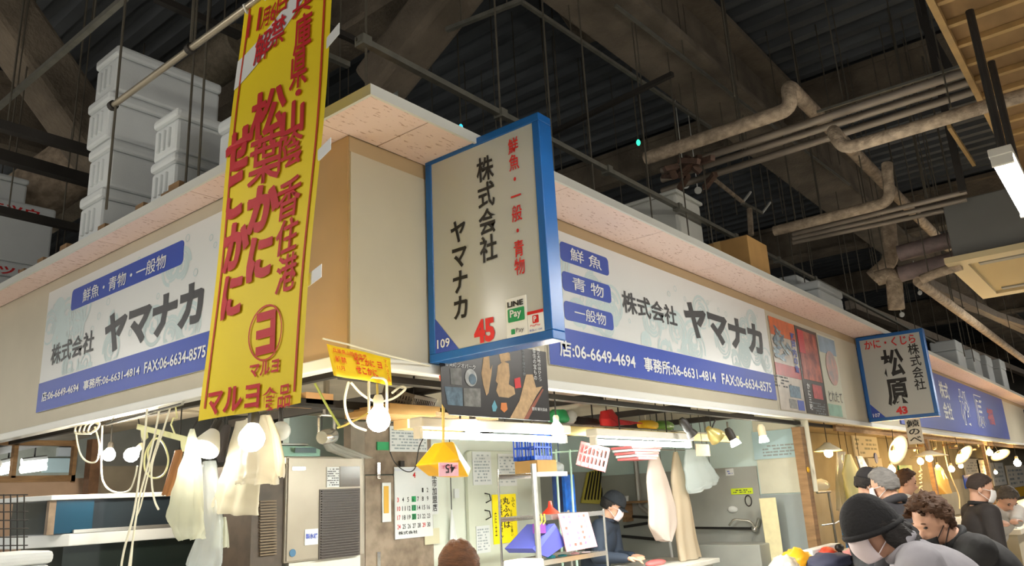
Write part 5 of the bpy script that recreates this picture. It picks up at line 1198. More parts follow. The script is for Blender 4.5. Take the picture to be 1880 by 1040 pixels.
m_cb = M('crate_blue', (24, 84, 206), .4); z_ = at(1000, 845, y=.95).z; u0, u1, _, _ = rc(985, 820, 1016, 845, y=.95); crate(((u0+u1)/2, 1.07, z_+.003), u1-u0, .2, .19, m_cb, 'blue_crate', 'bright blue crate on top of the rack carton')
lump('plastic_bundle', 'clear plastic bundle right of the rack carton', 'bundle', 1020, 848, 1040, 870, .95, m_clear, .12, 8)
b = slab(MB(), 1038, 872, 1056, 942, .03, y=1.35); tag(b.build('blue_bag', M('bag_blue', (20, 96, 190), .35, var=.4, scale=18)), 'shiny blue bags hanging behind the rack', 'bag')
b = slab(MB(), 1020, 874, 1036, 942, .03, y=1.45); p_ = at(1028, 874, y=1.465); b.tube([p_-Z*.01, (p_.x, p_.y, 2.33)], .004, 6); tag(b.build('dark_blue_bag', M('bag_navy', (40, 70, 130), .4, var=.4, scale=18)), 'dull dark blue bag behind the rack', 'bag')
gf = thing('green_stand', 'pale green tubular stand behind the rack top', 'stand', at(1030, 940, y=1.3)); m_pg = M('stand_green', (176, 206, 186), .4)
for px in (1020, 1046): b = MB(); b.tube([at(px, 826, y=1.3), at(px+7, 945, y=1.3), V((at(px+7, 945, y=1.3).x, 1.3, 0))], .01, 8); b.build('upright', m_pg, gf)
b = MB(); b.tube([at(985, 834, y=1.3), at(1060, 828, y=1.3)], .008, 8); b.build('cross_bar', m_pg, gf)
p_ = at(1011, 943, y=.98); b = MB(); b.lathe((p_.x, .98, 1.452), Z, [(.07, 0), (.06, .015), (.02, .05), (.012, .095)], 18); tag(b.build('red_funnel', M('funnel_red', (226, 60, 40), .4), smooth=True), 'red funnel on the middle shelf of the rack', 'funnel')
pb = thing('pink_price_board', 'pink handwritten price board clipped to the rack front', 'board', at(1065, 1012, y=.86)); Q = [at(1025, 944, y=.86), at(1079, 941, y=.86), at(1097, 1004, y=.86), at(1041, 1014, y=.86)]
b = MB(); b.prism([Q[3], Q[2], Q[1], Q[0]], (0, .008, 0)); b.build('board', M('board_pink', (206, 146, 152), .6), pb)
rr = random.Random(5); mb = MB(); mr = MB()
for i in range(6):
    for j in range(5):
        if rr.random() < .3: continue
        p_ = Q[0].lerp(Q[1], .1+.17*j).lerp(Q[3].lerp(Q[2], .1+.17*j), .12+.15*i)+V((0, -.002, 0)); (mr if rr.random() < .4 else mb).add([p_, p_+V((.035*rr.uniform(.5, 1), 0, -.004)), p_+V((.03, 0, .016)), p_+V((0, 0, .018))], [(0, 1, 2, 3)])
o = mb.build('handwriting', M('ink_violet', (150, 110, 150), .7), pb); o['kind'] = 'stuff'; o = mr.build('handwriting', M('ink_red', (200, 90, 80), .7), pb); o['kind'] = 'stuff'
fb_ = thing('blue_binder', 'violet blue binder leaning on the rack shelf', 'binder', at(1000, 1014, y=.88)); b = MB(); b.prism([at(978, 1008, y=.88), at(1018, 962, y=.88), at(1022, 968, y=.88), at(986, 1016, y=.88)], (0, .26, 0)); b.build('spine', M('binder_blue', (84, 90, 176), .5), fb_); b = MB(); b.prism([at(986, 1016, y=.885), at(1022, 968, y=.885), at(1040, 1000, y=.885), at(1006, 1024, y=.885)], (0, .02, 0)); b.build('cover', M('binder_cover', (70, 72, 150), .5), fb_)
for i, px in enumerate((985, 993, 999)):
    b = MB(); b.tube([at(px, 944, y=.89), at(px+2, 958, y=.88), at(px-2, 964, y=.88)], .005, 6); sx_ = tag(b.build('scissors', M('handle_yellow', (236, 200, 40), .4)), ('left', 'middle', 'right')[i]+' yellow handled hook tool hanging on the rack', 'tool'); b = slab(MB(), px-3, 962, px+3, 980, .02, y=.88); b.build('grip', M('grip_purple', (110, 50, 130), .5), sx_)
b = slab(MB(), 968, 1028, 1001, 1100, .2, y=.66); tag(b.build('white_bin', m_pwhite, bevel=.01), 'white bin at the rack foot', 'bin')
for i, (px, m_) in enumerate(((1012, M('bottle_teal', (40, 150, 160), .4)), (1034, MATS['bottle_teal']), (1057, m_ptag), (1078, m_ptag))):
    p_ = at(px, 1040, y=.98); b = MB(); zt_ = at(px, 1018 if i < 2 else 1014, y=.98).z; b.lathe((p_.x, .98, 1.137), Z, [(.035, 0), (.036, .6*(zt_-1.137)), (.016, .8*(zt_-1.137)), (.016, zt_-1.137)], 14); tag(b.build('bottle', m_, smooth=True), ('left teal bottle on the lower rack shelf', 'right teal bottle on the lower rack shelf', 'left pink spray bottle on the lower rack shelf', 'right pink spray bottle on the lower rack shelf')[i], 'bottle', 'bottles on the rack')
b = MB(); b.tube([at(979, 852, y=.87), at(985, 950, y=.87), V((at(985, 950, y=.87).x, .87, 0))], .022, 10); tag(b.build('grey_pole', m_steel), 'grey pole standing in front of the rack left post', 'pole')

# ================================================================== posters on the right fascia
yf = -.012
def fposter(pts, label): 
    t = thing('fascia_poster', label, 'poster', at(*pts[3], y=yf), 'posters on the right fascia'); return t
def fquad(parent, nm, mat, x0, x1, z0, z1, off=0): b = MB(); b.box((x0, yf-.002-off, z0), (x1, yf-off, z1)); return b.build(nm, mat, parent)
t = fposter(((1407, 580), 0, 0, (1433, 757)), 'poster with heap of silver fish and orange top, left of three'); fquad(t, 'sheet', M('poster_pale', (206, 196, 182), .3, var=.2, scale=8), 5.2, 5.9, 2.262, 3.18)
fquad(t, 'orange_top', M('poster_orange', (226, 110, 50), .3, var=.3, scale=9), 5.2, 5.9, 3.0, 3.18, .003); fquad(t, 'red_band', M('poster_redband', (190, 60, 60), .3, var=.3, scale=9), 5.2, 5.9, 2.60, 2.72, .003)
rr = random.Random(8); m_f1 = M('fish_silver', (176, 196, 206), .25, .3, var=.5, scale=14); m_f2 = M('fish_dark', (110, 130, 146), .3, .3, var=.4, scale=14)
for i in range(26):
    cx, cz, a = rr.uniform(5.27, 5.68), rr.uniform(2.74, 3.08), rr.uniform(-.6, .9); L_ = rr.uniform(.08, .15); b = MB(); pts_ = [(-1, .0), (-.5, .24), (.2, .26), (.7, .1), (1, .25), (1, -.25), (.7, -.1), (.2, -.26), (-.5, -.24)]
    b.add([(cx+(u_*math.cos(a)-v_*math.sin(a))*L_*.6, yf-.006-.0002*i, cz+(u_*math.sin(a)+v_*math.cos(a))*L_*.6) for u_, v_ in pts_], [tuple(range(9))]); b.build('printed_fish', m_f1 if i % 3 else m_f2, t)
vt = text('瀬\n戸\n内\nの\n魚', (5.73, yf-.006, 2.66), X, Z, .13, .42, m_navy, t, bold=.03); fquad(t, 'photo', m_pho, 5.5, 5.8, 2.4, 2.52, .003); fquad(t, 'photo', m_pho2, 5.45, 5.65, 2.29, 2.38, .003); fquad(t, 'photo', m_navy, 5.68, 5.86, 2.28, 2.38, .003)
o = lines(t, m_grey, 1416, 690, 1452, 712, 4, 5, y=yf-.003)
t = fposter(((1455, 597), 0, 0, (1480, 765)), 'dark framed poster with red crab, middle of three'); fquad(t, 'sheet', M('poster_dark', (58, 50, 44), .3), 5.92, 6.6, 2.262, 3.185)
fquad(t, 'crab_photo', M('poster_crab', (206, 110, 84), .3, var=.6, scale=7, rgb2=(120, 30, 34)), 5.97, 6.56, 2.62, 3.15, .003); fquad(t, 'red_flash', M('poster_flash', (200, 50, 60), .3), 5.97, 6.15, 2.9, 3.15, .0045); fquad(t, 'photo', M('poster_meat', (196, 60, 56), .4, var=.4, scale=12), 6.2, 6.5, 2.43, 2.58, .003)
text('か\nに\n三\n昧', (6.02, yf-.004, 2.3), X, Z, .09, .28, m_print, t, bold=.02); lines(t, m_pgrey, 1493, 740, 1515, 762, 5, 6, y=yf-.003)
t = fposter(((1497, 612), 0, 0, (1519, 768)), 'pale watercolour poster, right of three'); fquad(t, 'sheet', M('poster_cream', (206, 206, 186), .35), 6.62, 7.25, 2.262, 3.19); fquad(t, 'sky_print', M('poster_sky', (156, 180, 200), .35, var=.3, scale=5), 6.64, 7.23, 2.98, 3.17, .003)
b = MB(); c_ = V((6.98, yf-.0062, 2.82)); b.lathe(c_, (0, -1, 0), [(.2, 0), (.2, .001)], 20); b.build('picture', M('poster_pinks', (206, 160, 146), .4, var=.5, scale=9, rgb2=(160, 150, 150)), t); fquad(t, 'sea_print', M('poster_sea', (150, 190, 170), .4, var=.3, scale=6), 6.64, 7.1, 2.27, 2.4, .003); text('とれたて', (6.7, yf-.004, 2.43), X, Z, .48, .12, m_grey, t, bold=.0)

# ================================================================== neighbouring stall and counters
m_lin = M('far_ceiling_board', (170, 156, 128), .7, var=.2, scale=2)
b = MB(); b.box((6.07, .16, 2.335), (44, 2.7, 2.36)); struct(b.build('ceiling_far', m_lin))
b = MB(); b.box((6.1, 2.71, 0), (44, 2.8, 2.5)); struct(b.build('wall_rear_far', M('far_wall_blue', (168, 178, 172), .6, var=.15, scale=2)))
b = MB(); b.box((7.0, .05, 2.12), (44, .085, 2.19)); struct(b.build('trim_far', m_wood))
for i, xx in enumerate((11.4, 16.5)):
    b = MB(); b.box((xx, .03, 0), (xx+.12, .089, 2.12)); tag(b.build('wooden_post', m_wood), 'worn wooden post of the neighbouring stall, %s one' % ('nearer', 'farther')[i], 'post')
ct = thing('fish_counter', 'low fish counter of the corner stall seen at the bottom edge', 'counter', (3.5, -.3, 0))
b = MB(); b.box((1.05, -.47, 0), (6.6, -.05, .87)); b.build('base', m_steeld, ct); b = MB(); b.box((1.0, -.5, .871), (6.65, -.03, .91)); b.build('top', M('counter_top', (224, 222, 214), .4, var=.12, scale=4), ct, bevel=.006)
ct2 = thing('fish_counter', 'pale counter of the neighbouring stall at the right edge', 'counter', (12, -.7, 0))
b = MB(); b.box((8.75, -1.25, 0), (20, -.1, .87)); b.build('base', M('counter_cream', (190, 178, 150), .5, var=.1, scale=3), ct2); b = MB(); b.box((8.7, -1.3, .871), (20, -.08, .93)); b.build('top', M('counter_white', (226, 216, 194), .35), ct2, bevel=.006)
rr = random.Random(21)
goods = [('yellow_glove', 'crumpled yellow rubber glove on the counter', 'glove', 1447, 1008, 1480, 1030, -.22, M('glove_yellow', (226, 160, 30), .4), .15), ('red_packet', 'red packet beside the yellow glove', 'packet', 1510, 1006, 1528, 1018, -.2, M('packet_red', (206, 70, 50), .5), .12), ('dark_cloth', 'crumpled dark navy cloth on the counter', 'cloth', 1492, 1016, 1546, 1048, -.38, M('navy_cloth', (52, 54, 76), .8), .25), ('pink_packet', 'pink wrapped packet on the counter before the beanie', 'packet', 1562, 1026, 1622, 1050, -.33, M('wrap_pink', (240, 170, 180), .4), .2), ('fish_pack', 'silver fish pack at the counter left end', 'packet', 1428, 1020, 1450, 1040, -.3, M('pack_pale', (196, 186, 170), .3, .2), .15)]
for i, (nm, lb, cat, x0_, y0_, x1_, y1_, yy, mt, dp_) in enumerate(goods):
    u0, u1, z0, z1 = rc(x0_, y0_, x1_, y1_, y=yy); c = V(((u0+u1)/2, yy, .912)); h = max(.05, z1-.912); mb = MB(); mb.ball((0, 0, 0), 1, 18, 12)
    for k_, p in enumerate(mb.v): q = p*(1+.35*noise.noise(p*2.5+V((i*3, 0, 0)))); mb.v[k_] = c+V((q.x*(u1-u0)/2, q.y*dp_/1.4, max(0, q.z+.25)*h/1.25))
    tag(mb.build(nm, mt, smooth=2), lb, cat)
b = MB(); p_ = at(1588, 1008, y=-.3); b.lathe((p_.x, -.3, .911), Z, [(.04, 0), (.042, .12), (.02, .16), (.02, .19)], 14); tag(b.build('sauce_bottle', M('bottle_pinkish', (226, 180, 160), .25), smooth=True), 'pinkish bottle standing on the counter near the beanie', 'bottle')
b = MB(); b.box((5.1, -.15, .911), (5.9, -.05, 1.0)); tag(b.build('foam_tray', m_foam, bevel=.01), 'white foam tray on the counter behind the bottle', 'tray')
p_ = at(1541, 1006, y=-.3); b = MB(); b.ball(V((p_.x, -.3, p_.z)), .05, 12, 8, (1.2, .8, .7)); b.tube([(p_.x, -.3, p_.z-.03), (p_.x+.02, -.3, .911)], .02, 8); tag(b.build('black_ladle', m_wire, smooth=True), 'black ladle head standing on the counter', 'ladle')
# tall steel tap stand and blue cup
ts = thing('tap_stand', 'thin steel stand with taps right of the wooden post', 'stand', at(1530, 1010, y=.2)); b = MB(); b.tube([at(1521, 905, y=.2), V((at(1538, 1008, y=.2).x, .2, .0))], .014, 8); b.build('upright', m_galv, ts)
b = MB(); b.tube(bend([at(1508, 965, y=.2), at(1532, 962, y=.2), at(1548, 953, y=.2), at(1556, 960, y=.2)], .05), .01, 8); b.build('spout', m_chrome, ts); b = MB(); b.tube([at(1500, 905, y=.2), at(1524, 903, y=.2)], .014, 8); b.build('tray_arm', m_galv, ts)
lump('clear_bag_bundle', 'bulging clear bag on the tap stand arm', 'bag', 1495, 880, 1530, 905, .2, m_clear, .2, 9)
p_ = at(1552, 985, y=.1); b = MB(); b.lathe((p_.x, .1, p_.z-.03), Z, [(.03, 0), (.035, .16)], 14); b.tube([(p_.x, .1, p_.z-.03), (p_.x, .1, 0)], .01, 6); tag(b.build('blue_cup', M('cup_blue', (40, 130, 210), .4), smooth=True), 'bright blue cup beside the tap stand', 'cup')
# hanging things in the neighbouring stall
GN = 'bags hanging in the neighbouring stall'
dpx('apron', 'pale yellow apron hanging beside the round dish lamp', 'apron', [(1554, 835), (1546, 870), (1552, 900), (1562, 935)], [(1560, 835), (1578, 870), (1586, 900), (1592, 915)], .06, film('apron_lemon', (240, 236, 180), .02, .5), ax='y', c=.25, seed=31)
dpx('plastic_bag', 'clear bag hanging on the wooden post', 'bag', [(1536, 830), (1536, 880), (1542, 935)], [(1552, 830), (1552, 880), (1548, 940)], .05, m_clear, ax='y', c=.42, seed=32, group=GN)
dpx('plastic_bag', 'yellowish bag hanging under the wide dish lamp', 'bag', [(1706, 860), (1712, 890), (1728, 908)], [(1728, 858), (1738, 880), (1742, 906)], .08, film('bag_yellowish', (246, 220, 150), .1), ax='y', c=.5, seed=33, group=GN)
dpx('plastic_bag', 'blue and white bag hanging left of the grey haired person', 'bag', [(1572, 838), (1580, 860), (1590, 876)], [(1582, 838), (1592, 860), (1598, 872)], .05, M('bag_bw', (150, 170, 220), .4, var=.5, scale=20), ax='y', c=.6, seed=34, group=GN)
sg = sheet('round_top_sign', m_pwhite, 'white notice with blue round cap and brush writing in the neighbouring stall', 'sign', 1597, 842, 1622, 888, .036, y=1.46); p_ = at(1608, 842, y=1.46); b = MB(); b.lathe(p_+V((0, -.001, 0)), (0, -1, 0), [(.1, 0), (.1, .01)], 18); b.build('blue_cap', m_cb, sg); ptext('鯨\n肉', m_black, sg, 1602, 856, 1616, 884, .02, y=1.458)
for i, (x0_, y0_, x1_, y1_, mt, lb) in enumerate(((1568, 800, 1612, 840, m_pwhite, 'white wall card with lime mark left of the tipped lamp'), (1771, 843, 1798, 872, m_pwhite, 'white notice above the blue poster'), (1771, 872, 1799, 896, m_cb, 'bright blue poster behind the shaved head'), (1796, 845, 1820, 880, m_paper, 'cream notice right of the blue poster'), (1822, 850, 1845, 892, m_pwhite, 'white notice behind the bending person'), (1850, 855, 1885, 895, m_paper, 'cream notice at the right edge'), (1845, 896, 1885, 915, M('crate_yellow', (246, 190, 20), .5), 'yellow crate side at the right edge'), (1652, 855, 1676, 880, m_green, 'small green notice behind the bulbs'), (1732, 905, 1762, 948, m_steeld, 'grey cabinet door behind the brown haired person'), (1680, 908, 1706, 930, m_paper, 'handwritten cream card on the grey cabinet'), (1685, 930, 1715, 946, m_pwhite, 'white card below the cream card'))):
    o = sheet('wall_notice' if 'cabinet' not in lb[:14] and 'crate' not in lb else 'partition_board', mt, lb, 'notice' if 'crate' not in lb and 'door' not in lb else 'panel', x0_, y0_, x1_, y1_, .026, y=1.47 if i not in (8,) else 1.465)
    if mt in (m_pwhite, m_paper): lines(o, m_pgrey, x0_+3, y0_+5, x1_-3, y1_-4, 4, i, y=1.47)
b = MB(); b.box((7.4, 1.5, 0), (44, 1.6, 2.33)); tag(b.build('stall_screen', M('screen_grey', (150, 142, 120), .6, var=.25, scale=2)), 'greyish board screen closing the neighbouring stall', 'screen')
b = MB(); b.box((6.3, 2.4, 0), (9.1, 2.6, 1.6)); tag(b.build('blue_cabinet', M('cabinet_blue', (96, 120, 128), .5)), 'dull blue cabinet behind the wooden post', 'cabinet')
for i in range(16):
    p_ = at(1640+i*13, 822+rr.uniform(-6, 8), y=.25); b = MB(); b.bar(p_, p_+V((rr.uniform(.2, .7), rr.uniform(-.1, .1), rr.uniform(-.04, .04))), .03, .03); b.bar(p_+V((.1, 0, 0)), (p_.x+.1, p_.y, 2.34), .008, .008); tag(b.build('roof_clutter', m_wood if i % 3 else m_cream), 'stick or hanger among the clutter under the neighbouring roof', 'stick', 'clutter under the neighbouring roof')
b = MB(); P_ = [at(1690+3*math.sin(i*1.9), 862+i*2.2, y=.4)+V((.02*math.cos(i*1.9), 0, 0)) for i in range(36)]; b.tube(P_, .012, 6); b.tube([P_[0], (P_[0].x, .4, 2.34)], .004, 6); tag(b.build('coiled_cable', m_cream), 'curly cream cord hanging among the bulbs', 'cord')
cord('white_cable', 'curved cream cord right of the curly one', [(1728, 788), (1730, 806), (1738, 850), (1748, 880), (1760, 910), (1762, 935)], .012, m_cream, 'y', .3)

for i, (px, py, w_, d_, h_, mt, lb) in enumerate(((1850, 968, .5, .3, .06, m_foam, 'white foam fish tray on the right counter, nearest'), (1868, 955, .5, .3, .08, m_foam, 'white foam fish tray on the right counter, farther'), (1862, 985, .35, .22, .1, m_steeld, 'grey metal tin on the right counter'), (1875, 968, .3, .2, .05, m_cb, 'blue plastic tray on the right counter'))):
    x_ = 9.1+.65*i; p_ = V((x_, (-1.1, -.55, -1.05, -.5)[i], .932))
    t = thing('counter_tray', lb, 'tray', (x_, p_.y, .932)); y_ = p_.y
    b = MB(); b.box((x_-w_/2, y_-d_/2, .932), (x_+w_/2, y_+d_/2, .944)); b.build('base', mt, t)
    b = MB(); b.box((x_-w_/2, y_-d_/2, .945), (x_+w_/2, y_-d_/2+.02, .944+h_)); b.box((x_-w_/2, y_+d_/2-.02, .945), (x_+w_/2, y_+d_/2, .944+h_)); b.box((x_-w_/2, y_-d_/2+.021, .945), (x_-w_/2+.02, y_+d_/2-.021, .944+h_)); b.box((x_+w_/2-.02, y_-d_/2+.021, .945), (x_+w_/2, y_+d_/2-.021, .944+h_)); b.build('rim', mt, t)
# ================================================================== people
def capsule(mb, a, ra, b_, rb, n=12):
    a, b_ = V(a), V(b_); d = (b_-a); L = d.length
    if L < 1e-5: mb.ball(a, ra, n, 8); return
    d.normalize(); pts = []; rs = []
    for i in range(4): t_ = (1-i/3)*pi/2; pts.append(a-d*ra*math.sin(t_)); rs.append(max(ra*math.cos(t_), ra*.02))
    for i in range(1, 4): t_ = i/4; pts.append(a.lerp(b_, t_)); rs.append(ra+(rb-ra)*t_)
    for i in range(4): t_ = i/3*pi/2; pts.append(b_+d*rb*math.sin(t_)); rs.append(max(rb*math.cos(t_), rb*.02))
    mb.tube(pts, rs, n)
def ell(mb, c, ax, n=16, m=10):
    k = len(mb.v); mb.ball((0, 0, 0), 1, n, m)
    for i in range(k, len(mb.v)): p = mb.v[i]; mb.v[i] = V(c)+ax[0]*p.x+ax[1]*p.y+ax[2]*p.z
def fuse(mb, nm, mat, parent, voxel=.012, smooth=5, label=None):
    """merge overlapping volumes into one continuous skin"""
    o = mb.build(nm+'_source', mat, parent); md = o.modifiers.new('r', 'REMESH'); md.mode = 'VOXEL'; md.voxel_size = voxel; md.use_smooth_shade = True
    ms = o.modifiers.new('s', 'SMOOTH'); ms.iterations = smooth; ms.factor = .5
    bpy.context.view_layer.update(); dg = bpy.context.evaluated_depsgraph_get(); me = bpy.data.meshes.new_from_object(o.evaluated_get(dg)); me.name = nm
    if not me.materials: me.materials.append(mat)
    r = bpy.data.objects.new(nm, me); COL.objects.link(r); r.parent = parent; ORG[r.name] = ORG[parent.name]
    old = o.data; bpy.data.objects.remove(o); bpy.data.meshes.remove(old)
    if label: r['label'] = label
    return r
m_skin = M('skin', (214, 164, 136), .55, var=.08, scale=9)
m_eye = M('eye_dark', (34, 26, 22), .3)
def ik(s, h, l1, l2, pole):
    s, h = V(s), V(h); d = h-s; L = min(d.length, (l1+l2)*.985); dn = d.normalized(); a = (l1*l1-l2*l2+L*L)/(2*L); hh = math.sqrt(max(0, l1*l1-a*a))
    pl = V(pole)-dn*V(pole).dot(dn); pl.normalize(); return s+dn*a+pl*hh, s+dn*L
def hand(mb, w_, d, side, up_, s=1.0, curl=.5):
    """palm, four unequal bent fingers, thumb from the side of the palm"""
    d = V(d).normalized(); sd = V(side)-d*V(side).dot(d); sd.normalize(); n = d.cross(sd)
    if n.dot(V(up_)) < 0: n = -n
    pc = w_+d*.045*s
    ell(mb, pc, (sd*.042*s, d*.052*s, n*.018*s))
    for i, (o_, L) in enumerate(((-.03, .068), (-.010, .078), (.011, .073), (.030, .056))):
        b0 = w_+d*.085*s+sd*o_*s; b1 = b0+(d*.96-n*curl*.5)*L*.5*s; b2 = b1+(d*.6-n*curl*1.4).normalized()*L*.5*s
        capsule(mb, b0-d*.02*s, .0105*s, b1, .0095*s, 8); capsule(mb, b1, .0095*s, b2, .008*s, 8)
    t0 = w_+d*.03*s-sd*.035*s; t1 = t0+(d*.6-sd*.75-n*.2).normalized()*.038*s; t2 = t1+(d*.95-sd*.1-n*.3).normalized()*.03*s
    capsule(mb, t0, .013*s, t1, .011*s, 8); capsule(mb, t1, .011*s, t2, .009*s, 8)
def person(label, H, face, lean, gaze=None, tilt=0, jacket=(40, 40, 42), trousers=(44, 46, 54), hair='short', haircol=(44, 34, 28), hat=None, mask=None, hands=None, s=1.0, hood=False, voxel=.012, collar=None, floor_z=0.0, long_apron=None, drop=0.0):
    """H = centre of the head; face = heading; lean = forward bend of the trunk"""
    H = V(H); f = V((face[0], face[1], 0)).normalized(); sd = f.cross(Z)   # sd = right-hand side
    sp = (f*math.sin(lean)+Z*math.cos(lean)).normalized(); back = (sp.cross(sd)).normalized()
    if back.dot(f) > 0: back = -back
    neckd = (sp*.6+Z*.25+f*.35*math.sin(lean)+f*.08).normalized()
    C7 = H-neckd*.155*s-f*.005; chest = C7-sp*.16*s; waist = C7-sp*.36*s; pel = C7-sp*.52*s
    t = thing('person', label, 'person', (pel.x, pel.y, floor_z))
    shl = [C7-sp*.045*s+sd*k*.175*s+f*.01 for k in (-1, 1)]
    hips = [pel+sd*k*.09*s for k in (-1, 1)]; legs = []
    for k, h in zip((-1, 1), hips):
        foot = V((pel.x+f.x*(.06+.12*lean)+sd.x*k*.11, pel.y+f.y*(.06+.12*lean)+sd.y*k*.11, floor_z+.08)); kn, an = ik(h, foot, max(.44*s, (h-foot).length*.51), max(.43*s, (h-foot).length*.50), f); legs.append((h, kn, foot))
    arms = []
    for i, k in enumerate((-1, 1)):
        S_ = shl[i]; tgt = hands[i] if hands and hands[i] is not None else S_-Z*.50*s+f*.10+sd*k*.04
        e, w_ = ik(S_, tgt, .285*s, .255*s, -Z*.6+sd*k*.5-f*.5); arms.append((S_, e, w_))
    g = V(gaze).normalized() if gaze else (f*math.cos(tilt)-Z*math.sin(tilt)).normalized()
    hs = g.cross(Z).normalized(); hu = hs.cross(g).normalized(); q = s*1.0
    # body: one continuous skin
    b = MB()
    ell(b, H+hu*.02*q, (hs*.073*q, g*.093*q, hu*.098*q)); ell(b, H-hu*.048*q+g*.022*q, (hs*.058*q, g*.066*q, hu*.072*q)); ell(b, H-hu*.088*q+g*.05*q, (hs*.03*q, g*.028*q, hu*.025*q))
    capsule(b, H-hu*.012*q+g*.086*q, .010*q, H-hu*.038*q+g*.104*q, .015*q, 8); ell(b, H-hu*.064*q+g*.084*q, (hs*.026*q, g*.012*q, hu*.011*q)); ell(b, H+hu*.018*q+g*.083*q, (hs*.05*q, g*.014*q, hu*.012*q))
    for k in (-1, 1): ell(b, H-hu*.012*q-g*.012*q+hs*k*.076*q, (hs*.012*q, g*.02*q, hu*.032*q))
    capsule(b, H-hu*.05*q-g*.015*q, .056*q, C7, .064*q)
    capsule(b, C7-sp*.05, .09*s, waist, .105*s); ell(b, chest, (sd*.16*s, sp*.15*s, back*.10*s)); ell(b, pel, (sd*.15*s, sp*.12*s, back*.11*s))
    for (S_, e, w_) in arms: capsule(b, S_, .05*s, e, .04*s); capsule(b, e, .04*s, w_, .027*s)
    for i, (S_, e, w_) in enumerate(arms): hand(b, w_, (w_-e), sd*(1 if i == 0 else -1), Z, s)
    for (h, kn, an) in legs: capsule(b, h, .085*s, kn, .055*s); capsule(b, kn, .055*s, an, .04*s); capsule(b, an-Z*.04, .04*s, an-Z*.045+f*.14, .034*s)
    fuse(b, 'body', m_skin, t, voxel*.72, 3)
    for k in (-1, 1):
        e = H+hu*.002*q+g*.081*q+hs*k*.033*q; mb = MB(); ell(mb, e, (hs*.014*q, g*.008*q, hu*.006*q), 10, 6); mb.build('eye', m_eye, t, smooth=2)
        mb = MB(); ell(mb, e+hu*.024*q+g*.004*q, (hs*.021*q, g*.006*q, hu*.0045*q), 10, 6); mb.build('eyebrow', M('brow_%d' % haircol[0], haircol, .8), t, smooth=2)
    # jacket
    mj = M('jacket_%d_%d_%d' % jacket, jacket, .8, var=.14, scale=7, bump=.2, bscale=9); b = MB()
    ell(b, chest-sp*.02, (sd*.195*s, sp*.19*s, back*.135*s)); ell(b, waist, (sd*.175*s, sp*.17*s, back*.135*s)); ell(b, pel-sp*.02, (sd*.185*s, sp*.13*s, back*.145*s))
    capsule(b, shl[0], .085*s, shl[1], .085*s); ell(b, C7-sp*.02, (sd*.085*s, back*.085*s, sp*.05*s))
    for (S_, e, w_) in arms: capsule(b, S_, .083*s, e, .062*s); capsule(b, e, .062*s, w_-(w_-e).normalized()*.01, .043*s)
    fuse(b, 'jacket', mj, t, voxel, 7)
    if collar or hood:
        b = MB(); n = 18; rc_ = .074*s if not hood else .092*s; c0 = C7+neckd*(.022 if not hood else .03)
        ring = [c0+sd*rc_*math.cos(2*pi*i/n)+back*rc_*.9*math.sin(2*pi*i/n)+sp*(.012 if not hood else .02*math.sin(2*pi*i/n)) for i in range(n+1)]
        b.tube(ring, .02*s if not hood else .034*s, 8); fuse(b, 'hood' if hood else 'collar', M('jacket_%d_%d_%d' % (collar or jacket), collar or jacket, .8), t, voxel*.8, 4)
    b = MB()
    for (h, kn, an) in legs: capsule(b, h, .105*s, kn, .075*s); capsule(b, kn, .075*s, an, .06*s)
    ell(b, pel-sp*.03, (sd*.165*s, sp*.11*s, back*.13*s)); fuse(b, 'trousers', M('trousers_%d_%d_%d' % trousers, trousers, .8), t, voxel*1.3, 5)
    for (h, kn, an) in legs: b = MB(); capsule(b, an-Z*.035-f*.03, .042*s, an-Z*.04+f*.15, .038*s); b.build('shoe', m_wire, t, smooth=2)
    if long_apron:
        b = MB(); b.grid(lambda u_, v_: C7-sp*(.12+.75*v_)*s-back*(.145+.02*math.cos((u_-.5)*3))*s+sd*(u_-.5)*.34*s*(.6+.4*min(1, v_*3)), 8, 12); b.build('apron', M('apron_%d' % long_apron[0], long_apron, .6), t, thick=.004, smooth=2)
    # hair
    mh = M('hair_%d_%d' % haircol[:2], haircol, .8, var=.35, scale=22, stretch=(1, 1, 3), bump=.4, bscale=50)
    if hair in ('short', 'tuft', 'crop', 'long'):
        nu, nv = 40, 26; mb = MB(); th_ = {'short': .014, 'tuft': .022, 'crop': .004, 'long': .014}[hair]*q; rnd = random.Random(int(H.x*100))
        keep = {}; 
        for j in range(nv+1):
            for i in range(nu):
                a = 2*pi*i/nu; pz = math.cos(pi*j/nv); pr_ = math.sin(pi*j/nv); d = V((pr_*math.cos(a), pr_*math.sin(a), pz))   # x side, y forward, z up
                nz_ = noise.noise(d*5+H*3); nf = noise.noise(d*14+H)
                lim = d.y*.95-d.z*.75
                if hat and d.z > (.2 if hat[0] == 'cap' else -.25): continue
                if lim > .22+.08*nz_ or d.z < (-.62 if hair != 'crop' else -.45): continue
                ex = 1+(th_/.09)*(1+.8*nz_+(.9 if hair == 'tuft' else .35)*nf)
                keep[(j, i)] = len(mb.v); mb.v.append(H+hu*.02*q+hs*d.x*.076*q*ex+g*d.y*.096*q*ex+hu*d.z*.101*q*ex)
        for j in range(nv):
            for i in range(nu):
                ks = [(j, i), (j, (i+1) % nu), (j+1, (i+1) % nu), (j+1, i)]
                if all(k in keep for k in ks): mb.f.append(tuple(keep[k] for k in ks))
        if mb.f: 
            mb.build('hair', mh, t, smooth=2, thick=.012*q)
